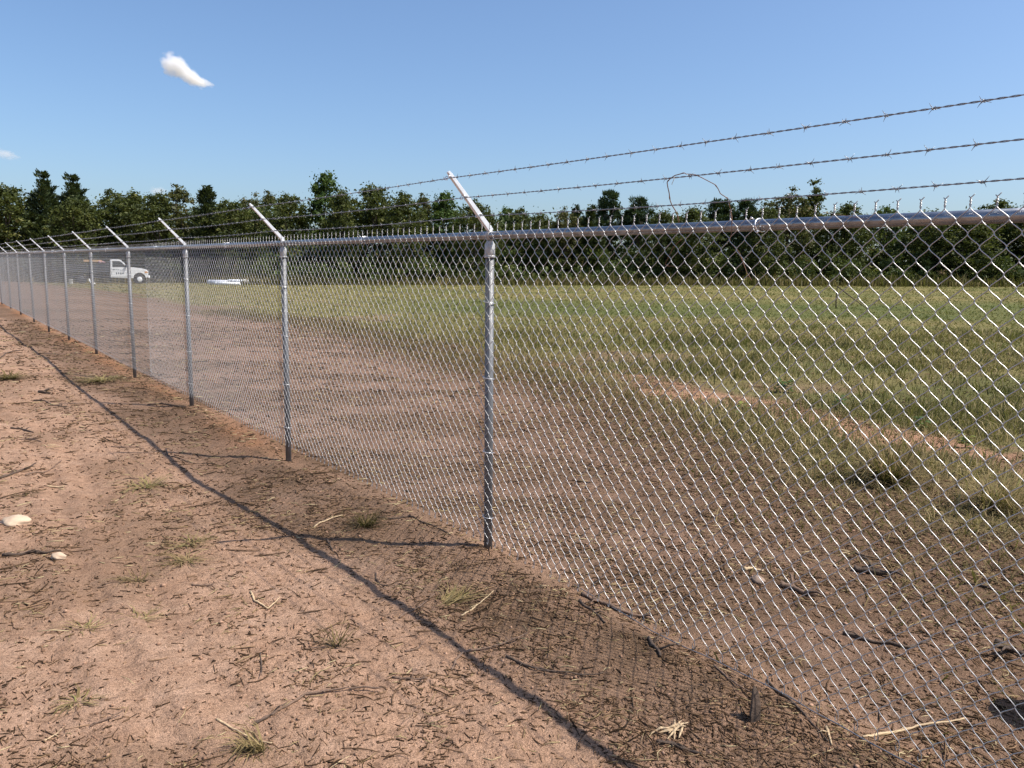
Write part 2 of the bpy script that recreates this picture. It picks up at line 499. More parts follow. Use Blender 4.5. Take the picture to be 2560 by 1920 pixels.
fabric = empty('chain_link_fabric', (0, 0, 0), parent=fence)
wire_me = []
for par in (0, 1):
    v, f = tube_arrays(wire_points(par, True), .00165, 5)
    wire_me.append(MB().add(v, f).mesh('fabric_wire', M['wire'], True))
K0, K1, K2 = int(-2.95 / HALF), int(-2.95 / HALF) + 300, int(39 / HALF)
TOP_JOINT = .030
for k in range(K0, K1):
    s = k * HALF
    o = obj('fabric_wire', wire_me[k % 2], fabric)
    lean = float(fabric_low(s))
    o.location = (s, float(fabric_n(s)), rail_z(s) + TOP_JOINT)
    o.rotation_euler = (-lean / 1.75, 0, random.gauss(0, .004))
# the wires too far off, or out of the picture, to be told apart
vv, ff, base = [], [], 0
tp = [tube_arrays(wire_points(p, False), .0017, 5, False) for p in (0, 1)]
tf = [np.array(t[1]) for t in tp]
for k in list(range(int(-7.2 / HALF), K0)) + list(range(K1, K2)):
    s = k * HALF
    v = tp[k % 2][0].copy()
    lean = float(fabric_low(s))
    v[:, 1] += float(fabric_n(s)) + lean * (-v[:, 2] / 1.75)
    v[:, 0] += s; v[:, 2] += rail_z(s) + TOP_JOINT
    vv.append(v); ff.append(tf[k % 2] + base); base += len(v)
far = obj('fabric_wire_mass', fast_mesh('fabric_wire_mass', np.concatenate(vv), np.concatenate(ff), M['wire'], True), fabric)
tag(far, kind='stuff')

# top rail in lengths that end near the posts, joined by a swaged end
for i, (a, b) in enumerate(((-7.4, -2.95), (-2.93, 3.18), (3.2, 9.3), (9.32, 15.4), (15.42, 21.5), (21.52, 30.7), (30.72, 43.))):
    ss = np.linspace(a, b, 9)
    p = [(s, .002 * math.sin(s * 1.03), rail_z(s)) for s in ss]
    rr = [.0211] * 8 + [.0196]
    MB().tube(p, rr, 20).build('top_rail', M['pipe'], fence, True)

def cyl(mb, c, r, z0, z1, sides=20):
    return mb.tube([(c[0], c[1], z0), (c[0], c[1], z1)], r, sides)

def ring_x(mb, s, z, r, w, sides=18):
    return mb.tube([(s - w / 2, 0, z), (s - w / 4, 0, z), (s + w / 4, 0, z), (s + w / 2, 0, z)], [r - .0015, r, r, r - .0015], sides)

cap_mb = MB()
cyl(cap_mb, (0, 0), .0285, -.118, -.045, 22); cyl(cap_mb, (0, 0), .0312, -.121, -.108, 22)
cap_mb.tube([(0, 0, -.05), (0, 0, -.028)], [.0285, .016], 22)
ring_x(cap_mb, 0, 0, .0262, .034)
cap_mb.box((-.011, -.006, .015), (.011, .016, .05))
cap_me = cap_mb.mesh('post_cap', M['cast'], False, .0015)
for p in cap_me.polygons: p.use_smooth = True
# arm: a tapered pressed channel leaning out at about 45 degrees
arm_mb = MB()
B0, T0 = np.array([-.004, .024]), np.array([.272, .313])
ax = (T0 - B0) / np.linalg.norm(T0 - B0); un = np.array([ax[1], -ax[0]])     # un: the under side, facing out
def arm_pt(t, u, s): q = B0 + (T0 - B0) * t + un * u; return (s, q[0], q[1])
ring = []
for t in (0, .06, .5, .94, 1.0):
    dpt = .0140 * (1 - t) + .0090 * t; w = .0125 * (1 - t) + .0105 * t
    if t == 1.0: dpt *= .7; w *= .85
    ring.append([arm_pt(t, -dpt, -w), arm_pt(t, -dpt, w), arm_pt(t, dpt, w), arm_pt(t, dpt * 1.0, -w)])
verts = [p for r_ in ring for p in r_]
faces = [(0, 1, 2, 3), (16, 19, 18, 17)] + [(4 * i + k, 4 * i + (k + 1) % 4, 4 * i + 4 + (k + 1) % 4, 4 * i + 4 + k) for i in range(4) for k in range(4)]
arm_mb.add(verts, faces)
arm_me = arm_mb.mesh('barb_arm', M['arm'], False, .002, 2)
WIRES = ((.265, .283), (.170, .190), (.072, .101))          # (out, above the rail) of the three strands
clip_me = MB().tube([(-.014, -.012, .006), (-.0155, .004, .012), (-.0155, .013, -.002), (-.010, .015, -.008), (.010, .015, -.008), (.0155, .013, -.002), (.0155, .004, .012), (.014, -.012, .006)], .0022, 5).mesh('wire_clip', M['tie'], True)
tie_me = MB().tube([(.030 * math.sin(t), .0335 * math.cos(t), .004 * t) for t in np.linspace(-2.5, 2.2, 14)], .0021, 5).mesh('post_tie', M['tie'], True)
post_me = {}
for i in range(-2, 14):
    s = SPAN * i
    gx, gy = from_sn(s, 0)
    zr = rail_z(s); zg = float(height(gx, gy))
    mb = MB(); cyl(mb, (0, 0), .0241, zg - .35 - zr, -.045, 22)
    o = mb.build('post', M['post'], fence, False, loc=(s, 0, zr))
    for p in o.data.polygons: p.use_smooth = len(p.vertices) == 4
    o.rotation_euler = (random.gauss(0, .003), random.gauss(0, .003), 0)
    obj('post_cap', cap_me, o); 
    a = obj('barb_arm', arm_me, o); a.rotation_euler = (random.gauss(0, .008), 0, random.gauss(0, .02))
    if -1 <= i <= 6:
        for o_, z_ in WIRES: obj('wire_clip', clip_me, o, (0, o_, z_))
        for z in (-.36, -.78, -1.2, -1.58): obj('post_tie', tie_me, o, (0, 0, z))
# bright ties that hold the fabric to the rail in the middle of each span
rt = MB()
a = np.linspace(-2.6, 2.4, 16)
rt.tube([(.010 * t / 2.5, (.0245 if math.cos(t) < .3 else .0345) * math.cos(t), .0243 * math.sin(t)) for t in a], .0030, 6)
rt.tube([(-.009, .030, -.02), (-.013, .038, -.03), (-.020, .036, -.022)], .0028, 6)
rt.tube([(.010, .030, .02), (.016, .039, .028), (.022, .036, .018)], .0028, 6)
rt_me = rt.mesh('rail_tie', M['tie'], True)
for i in range(-2, 13):
    s = {-1: -1.75, 0: 1.5, 1: 4.52, 2: 7.42}.get(i, SPAN * (i + .5) + random.uniform(-.1, .1))
    obj('rail_tie', rt_me, fence, (s, 0, rail_z(s)))

# three strands of barbed wire
bb = MB()
for a0 in (0, 2.1):
    aa = np.linspace(a0, a0 + 9.5, 18)
    bb.tube([(-.005 + .010 * i / 17 + .003 * (a0 > 0), .0042 * math.cos(t), .0042 * math.sin(t)) for i, t in enumerate(aa)], .00105, 4)
for k, (dx, an, ln) in enumerate(((-.008, .5, .017), (-.006, 3.5, .016), (.007, 2.1, .017), (.008, 5.3, .016))):
    c, sn = math.cos(an), math.sin(an)
    bb.tube([(dx * .5, .0038 * c, .0038 * sn), (dx * 1.1, .5 * ln * c, .5 * ln * sn), (dx * 1.7, ln * c, ln * sn)], [.0011, .0010, .0004], 4)
barb_me = bb.mesh('barb', M['barb'], True)
STRAND_A, STRAND_B, STRAND_C = -7.2, 9.6, 43.0
def strand_z(j, s):
    t = (s / SPAN) % 1.0
    return rail_z(s) + WIRES[j][1] - (.006 + .004 * j) * 4 * t * (1 - t)
for j in range(3):
    mb = MB()
    ss = np.arange(STRAND_A, STRAND_B, .009)
    for ph in (0, math.pi):
        a = ss * 2 * math.pi / .066 + ph + j
        p = np.stack([ss, WIRES[j][0] + .00165 * np.cos(a), strand_z(j, ss) + .00165 * np.sin(a)], 1)
        mb.tube(p, .00135, 4)
    ss = np.arange(STRAND_B, STRAND_C, .15)
    mb.tube(np.stack([ss, np.full(len(ss), WIRES[j][0]), strand_z(j, ss)], 1), .0026, 4)
    sb = STRAND_B + .06
    while sb < STRAND_C:                                     # far barbs, a pixel or two each
        zc = strand_z(j, sb)
        for an in (random.uniform(0, 3), random.uniform(0, 3)):
            c, sn = math.cos(an) * .015, math.sin(an) * .015
            mb.tube([(sb - .004, WIRES[j][0] - c, zc - sn), (sb + .004, WIRES[j][0] + c, zc + sn)], .0018, 3)
        sb += .127
    strand = mb.build('barbed_wire', M['barb'], fence, True)
    sb = -3.0 + .04 * j
    while sb < STRAND_B:
        o = obj('barb', barb_me, strand, (sb, WIRES[j][0], strand_z(j, sb)))
        o.rotation_euler = (random.uniform(0, 6.28), 0, random.choice((0, math.pi)) + random.gauss(0, .1))
        sb += .127 + random.gauss(0, .006)
    sb = -3.0 + .04 * j - .127
    while sb > STRAND_A + .1:
        o = obj('barb', barb_me, strand, (sb, WIRES[j][0], strand_z(j, sb)))
        o.rotation_euler = (random.uniform(0, 6.28), 0, 0); sb -= .127

# ---------------------------------------------------------------- dry vines caught on the fence
def fence_pt(s, n, z): return (FX + DX * s + NX * n, FY + DY * s + NY * n, RAIL_Z + z)

def vine(name, pts, r, label, knots=True):
    base = fence_pt(*pts[0])
    P = np.array([fence_pt(*p) for p in pts]) - np.array(base)
    t = np.linspace(0, len(P) - 1, len(P) * 3)
    P = np.stack([np.interp(t, np.arange(len(P)), P[:, k]) for k in range(3)], 1)
    rr = np.interp(t, [0, len(pts) - 1], [r, r * .6])
    if knots: rr = rr * (1 + .5 * (np.sin(t * 1.9) > .93))
    o = MB().tube(P, rr, 6).build(name, M['vine'], None, True, loc=base)
    return tag(o, label, 'vine')

V1 = [(-1.369, 0.02, 0.012), (-1.37, 0.03, 0.037), (-1.374, 0.05, 0.059), (-1.371, 0.07, 0.081), (-1.369, 0.08, 0.101), (-1.391, 0.11, 0.125), (-1.41, 0.14, 0.144), (-1.424, 0.16, 0.16), (-1.446, 0.17, 0.168), (-1.476, 0.175, 0.179), (-1.505, 0.18, 0.181), (-1.527, 0.18, 0.184), (-1.534, 0.176, 0.179), (-1.55, 0.17, 0.178), (-1.57, 0.165, 0.174), (-1.594, 0.16, 0.163), (-1.614, 0.15, 0.151), (-1.64, 0.135, 0.135), (-1.642, 0.12, 0.121), (-1.637, 0.1, 0.105), (-1.645, 0.085, 0.096), (-1.652, 0.07, 0.086), (-1.645, 0.055, 0.066), (-1.641, 0.04, 0.049), (-1.644, 0.034, 0.014), (-1.646, 0.034, -0.034), (-1.627, 0.02, -0.067), (-1.635, -0.03, -0.106), (-1.662, -0.03, -0.156), (-1.677, -0.03, -0.186), (-1.708, -0.02, -0.213)]
vo = vine('dry_vine', V1, .0021, 'thin brown dead vine looped over the lower two barbed wires')
tb = np.array(fence_pt(*V1[0]))
tp_ = np.array([fence_pt(*p) for p in [(-1.476, 0.175, 0.174), (-1.473, 0.177, 0.163), (-1.468, 0.174, 0.158), (-1.467, 0.178, 0.150), (-1.463, 0.175, 0.146)]]) - tb
MB().tube(tp_, .0010, 5).build('tendril', M['straw_stick'], vo, True)
vine('dry_vine', [(-1.344, -0.028, -0.05), (-1.325, -0.028, -0.064), (-1.294, -0.03, -0.087), (-1.275, -0.03, -0.123), (-1.255, -0.03, -0.153), (-1.274, -0.03, -0.162), (-1.306, -0.03, -0.161)], .0015,
     'short hooked vine scrap hanging behind the mesh under the rail', False)
vine('dry_vine', [(-2.02, .0265, .022), (-2.06, .0265, .014), (-2.11, .0265, .006), (-2.16, .0265, -.004), (-2.19, .0265, -.010)], .0012,
     'reddish vine thread stuck flat along the top rail', False)

# ---------------------------------------------------------------- litter on the ground
def polar_scatter(n, r0, r1, a0, a1, power=1.0):
    """points on the ground, thinning out with distance from the corner of the site where the litter was photographed"""
    u = rng.random(n)
    r = r0 * (r1 / r0) ** (u ** power)
    a = np.radians(a0 + (a1 - a0) * rng.random(n))
    return r * np.sin(a), r * np.cos(a)

def slivers(x, y, length, width, thick, seg=2, curl=.3, lift=.0, tilt=.25):
    """bent three-sided slivers lying on the ground: verts, faces, value per vertex"""
    n = len(x); z = height(x, y)
    ang = rng.random(n) * 2 * math.pi; bend = rng.normal(0, curl, n); el = np.abs(rng.normal(0, tilt, n))
    L = length * np.exp(rng.normal(0, .45, n)); W = width * np.exp(rng.normal(0, .35, n))
    m = seg + 1; V = np.zeros((n, m, 3, 3)); rnd = rng.random(n)
    px, py, pz = x - np.cos(ang) * L / 2, y - np.sin(ang) * L / 2, z + thick * .3 + lift
    for k in range(m):
        t = k / seg; a = ang + bend * (t - .5) * 2
        if k:
            px = px + np.cos(a) * L / seg * np.cos(el); py = py + np.sin(a) * L / seg * np.cos(el); pz = pz + np.sin(el) * L / seg * (1 - t)
        zz = np.maximum(pz, height(px, py) + thick * .2) if seg < 4 else pz
        taper = (1 - .55 * abs(2 * t - 1)) * W / 2
        nx, ny = -np.sin(a), np.cos(a)
        V[:, k, 0] = np.stack([px + nx * taper, py + ny * taper, zz - thick * .3], 1)
        V[:, k, 1] = np.stack([px - nx * taper, py - ny * taper, zz - thick * .3], 1)
        V[:, k, 2] = np.stack([px, py, zz + thick * (1 - .4 * abs(2 * t - 1))], 1)
    idx = np.arange(n)[:, None] * m * 3
    F = []
    for k in range(seg):
        for a_, b_ in ((0, 1), (1, 2), (2, 0)):
            F.append(np.concatenate([idx + k * 3 + a_, idx + k * 3 + b_, idx + k * 3 + 3 + b_, idx + k * 3 + 3 + a_], 1))
    T = [np.concatenate([idx, idx + 2, idx + 1], 1), np.concatenate([idx + seg * 3, idx + seg * 3 + 1, idx + seg * 3 + 2], 1)]
    return V.reshape(-1, 3), [np.concatenate(F), np.concatenate(T)], np.repeat(rnd, m * 3)

def keep(x, y, weight):
    k = rng.random(len(x)) < weight
    return x[k], y[k]

def litter_weight(x, y):
    s, n = to_sn(x, y); z = zones(x, y)
    w = .20 + .55 * z['mulch'] + .40 * smooth(.42, .62, fbm(x * 2.2, y * 2.2, 91, 4))
    w = w * (.40 + .9 * smooth(.38, .60, fbm(x * 5.5, y * 5.5, 93, 3)))
    for nc in (1.7, 3.05):                                    # wheel tracks are swept cleaner
        w = w * (1 - .65 * np.exp(-((n - nc - .10 * np.sin(s * .7 + nc)) / .16) ** 2))
    return np.clip(w * (1 - .8 * z['grass']), 0, 1)

def stuff(name, label, parts, mat, smooth_=False):
    V, F, Rr, base = [], {3: [], 4: []}, [], 0
    for v, f, r in parts:
        V.append(v); Rr.append(r)
        for g in f: F[g.shape[1]].append(g + base)
        base += len(v)
    o = obj(name, fast_mesh(name, np.concatenate(V), [np.concatenate(g) for g in F.values() if g], mat, smooth_, {'rnd': np.concatenate(Rr)}))
    return tag(o, label, kind='stuff')

x, y = polar_scatter(130000, 1.9, 26, -46, 46); x, y = keep(x, y, litter_weight(x, y))
r = np.hypot(x, y)
h_ = len(x) * 3 // 5
stuff('bark_litter', 'dark bark chips and root scraps strewn over the soil', [slivers(x[:h_], y[:h_], .0085 + .0015 * r[:h_], .0048 + .0010 * r[:h_], .0036 + .0007 * r[:h_], 1, .3), slivers(x[h_:], y[h_:], .020 + .0026 * r[h_:], .0030 + .0008 * r[h_:], .0025 + .0005 * r[h_:], 1, .3)], M['chip'])
x, y = polar_scatter(20000, 1.9, 24, -46, 46); x, y = keep(x, y, litter_weight(x, y) * (.25 + 1.3 * smooth(.45, .66, fbm(x * 3.1, y * 3.1, 97, 3))))
r = np.hypot(x, y)
stuff('straw_litter', 'pale straw and dry stalks scattered on the soil', [slivers(x, y, .030 + .0035 * r, .0016 + .0005 * r, .0014 + .0003 * r, 2, .5)], M['straw'])
x, y = polar_scatter(4600, 1.9, 22, -46, 46); x, y = keep(x, y, litter_weight(x, y) ** 1.7 * 1.3)
r = np.hypot(x, y)
stuff('twig_litter', 'thin dark rootlets and twigs lying on the soil', [slivers(x, y, .055 + .011 * r, .0022 + .0006 * r, .0026 + .0005 * r, 4, .55, .001, .10)], M['chip'])

def clods(x, y, size):
    n = len(x); z = height(x, y)
    ico = np.array([[0, 0, 1], [.9, 0, .3], [.28, .85, .3], [-.73, .53, .3], [-.73, -.53, .3], [.28, -.85, .3], [0, 0, -.5]])
    fac = np.array([[0, 1, 2], [0, 2, 3], [0, 3, 4], [0, 4, 5], [0, 5, 1], [6, 2, 1], [6, 3, 2], [6, 4, 3], [6, 5, 4], [6, 1, 5]])
    S = size * np.exp(np.clip(rng.normal(0, .5, n), -1, .9)); a = rng.random(n) * 6.28
    V = ico[None] * (1 + .3 * rng.normal(0, 1, (n, 7, 1))) * S[:, None, None] * np.array([1, .8, .65])
    c, s_ = np.cos(a)[:, None], np.sin(a)[:, None]
    X = V[:, :, 0] * c - V[:, :, 1] * s_ + x[:, None]; Y = V[:, :, 0] * s_ + V[:, :, 1] * c + y[:, None]; Z = V[:, :, 2] + z[:, None]
    return np.stack([X, Y, Z], -1).reshape(-1, 3), [(fac[None] + np.arange(n)[:, None, None] * 7).reshape(-1, 3)], np.repeat(rng.random(n), 7)
x, y = polar_scatter(20000, 1.9, 20, -46, 46); z_ = zones(x, y); x, y = keep(x, y, (1 - z_['grass']) * (.35 + .5 * fbm(x * 1.5, y * 1.5, 95, 3)))
stuff('soil_crumbs', 'small crumbs and clods of reddish soil', [clods(x, y, .0022 + .0009 * np.hypot(x, y))], M['clod'])

# ---------------------------------------------------------------- grass
def blades(x, y, hgt, wid, lean=.5, seg=2, rnd=None, flat=0.0):
    n = len(x); z = height(x, y) - .01
    a = rng.random(n) * 2 * math.pi; b = rng.random(n) * 2 * math.pi
    Hh = hgt * np.exp(rng.normal(0, .35, n)); Ln = np.abs(rng.normal(lean, .3, n)) * Hh
    W = wid * np.exp(rng.normal(0, .3, n)) / 2
    wx, wy = np.cos(b) * W, np.sin(b) * W
    lx, ly = np.cos(a) * Ln, np.sin(a) * Ln
    up = Hh * (1 - flat)
    if seg == 1:
        V = np.stack([np.stack([x - wx, y - wy, z], 1), np.stack([x + wx, y + wy, z], 1), np.stack([x + lx, y + ly, z + up], 1)], 1)
        F = [np.arange(n * 3).reshape(n, 3)]; m = 3
    else:
        V = np.stack([np.stack([x - wx, y - wy, z], 1), np.stack([x + wx, y + wy, z], 1),
                      np.stack([x + wx * .8 + lx * .3, y + wy * .8 + ly * .3, z + up * .6], 1), np.stack([x - wx * .8 + lx * .3, y - wy * .8 + ly * .3, z + up * .6], 1),
                      np.stack([x + lx, y + ly, z + up * (.95 - .2 * np.abs(rng.normal(0, 1, n)))], 1)], 1)
        i = np.arange(n)[:, None] * 5; m = 5
        F = [i + np.array([[0, 1, 2, 3]]), i + np.array([[3, 2, 4]])]
    r = rng.random(n) if rnd is None else np.clip(rnd + rng.normal(0, .17, n), 0, 1)
    return V.reshape(-1, 3), F, np.repeat(r, m)

x, y = polar_scatter(120000, 4.2, 27, -8, 47, .75)
zz = zones(x, y); s_, n_ = to_sn(x, y)
tall = smooth(24, 17, y - .25 * x) * (.25 + .9 * smooth(.38, .62, fbm(x * .55, y * .55, 101, 3)))
x2, y2 = keep(x, y, np.maximum(zz['grass'], .18 * (zz['clay'] > .1) * (n_ < -3)) * np.clip(tall, .12, 1))
tone = .47 + .30 * smooth(-2.6, .2, to_sn(x2, y2)[1] - soil_edge(to_sn(x2, y2)[0])) + .75 * (fbm(x2 * .8, y2 * .8, 103, 3) - .45) + .12 * (1 - zones(x2, y2)['green'])
r = np.hypot(x2, y2)
stuff('weedy_grass', 'knee high weedy grass beyond the cleared strip', [blades(x2, y2, .085 + .09 * fbm(x2 * .7, y2 * .7, 105, 2), .0045 + .0006 * r, .8, 2, tone)], M['grass'])
x, y = polar_scatter(75000, 16, 68, -40, 44)
zz = zones(x, y); x, y = keep(x, y, zz['grass'] * .95)
tone = .45 - .40 * zones(x, y)['green'] + .6 * (fbm(x * .35, y * .7, 107, 3) - .45)
r = np.hypot(x, y)
stuff('mown_grass', 'short mown yellow green grass of the open field', [blades(x, y, .05 + .0006 * r, .012 + .0011 * r, 1.2, 1, tone)], M['mown'])
# dead brown grass along the border of the cleared strip
t = rng.random(26000); ss = -7 + 32 * t ** 1.5; nn = soil_edge(ss) + rng.normal(.4, .75, len(ss))
x, y = from_sn(ss, nn); zz = zones(x, y); x, y = keep(x, y, .25 + .75 * zz['mulch'])
stuff('dead_grass', 'flattened brown dead grass at the edge of the cleared strip', [blades(x, y, .12, .006 + .0004 * np.hypot(x, y), 1.3, 2, .25, .35)], M['drygrass'])
# sparse shoots on the near side
x, y = polar_scatter(2600, 1.9, 16, -46, 25); s_, n_ = to_sn(x, y); w = smooth(.66, .78, fbm(x * 1.1 + 4, y * 1.1, 111, 3)) * (n_ > .6)
x, y = keep(x, y, w + .04 * (n_ > .6))
stuff('grass_shoots', 'sparse dry shoots lying flat on the near soil', [blades(x, y, .07, .005, 1.3, 2, .6, .6)], M['drygrass'])

# ---------------------------------------------------------------- sticks, roots and stones one can pick out
def stick(name, pts, r, mat, label, cat='stick', raise_=0.0, stubs=2, taper=.5, group=None):
    P = np.array(pts, float); m = len(P)
    cx, cy = P[:, 0].mean(), P[:, 1].mean(); cz = float(height(cx, cy))
    k = max(8, m * 4); t = np.linspace(0, m - 1, k)
    X = np.interp(t, np.arange(m), P[:, 0]); Y = np.interp(t, np.arange(m), P[:, 1])
    ln = np.hypot(X[-1] - X[0], Y[-1] - Y[0]) + .02
    X = X + np.convolve(rng.normal(0, ln * .006, k), [.3, .4, .3], 'same'); Y = Y + np.convolve(rng.normal(0, ln * .006, k), [.3, .4, .3], 'same')
    Z = height(X, Y) + r * .75
    lo = np.minimum.reduce([np.interp(t, [0, m - 1], [Z[0], Z[-1]]) + .004, Z + 1]); Z = np.maximum(Z, lo * 0 + Z)
    if raise_: Z = Z + raise_ * (t / (m - 1)) ** 2
    rr = r * np.interp(t, [0, m - 1], [1, taper]) * (1 + .18 * rng.normal(0, 1, k))
    mb = MB().tube(np.stack([X - cx, Y - cy, Z - cz], 1), np.maximum(rr, r * .25), 6)
    for _ in range(stubs):
        i = int(rng.integers(2, k - 2)); a = rng.random() * 6.28; l = r * rng.uniform(3, 9)
        q = np.array([X[i] - cx, Y[i] - cy, Z[i] - cz])
        mb.tube([q, q + [math.cos(a) * l * .6, math.sin(a) * l * .6, l * .25], q + [math.cos(a) * l, math.sin(a) * l, l * .2]], [r * .5, r * .4, r * .2], 4)
    o = mb.build(name, M[mat], None, True, loc=(cx, cy, cz))
    return tag(o, label, cat, group)

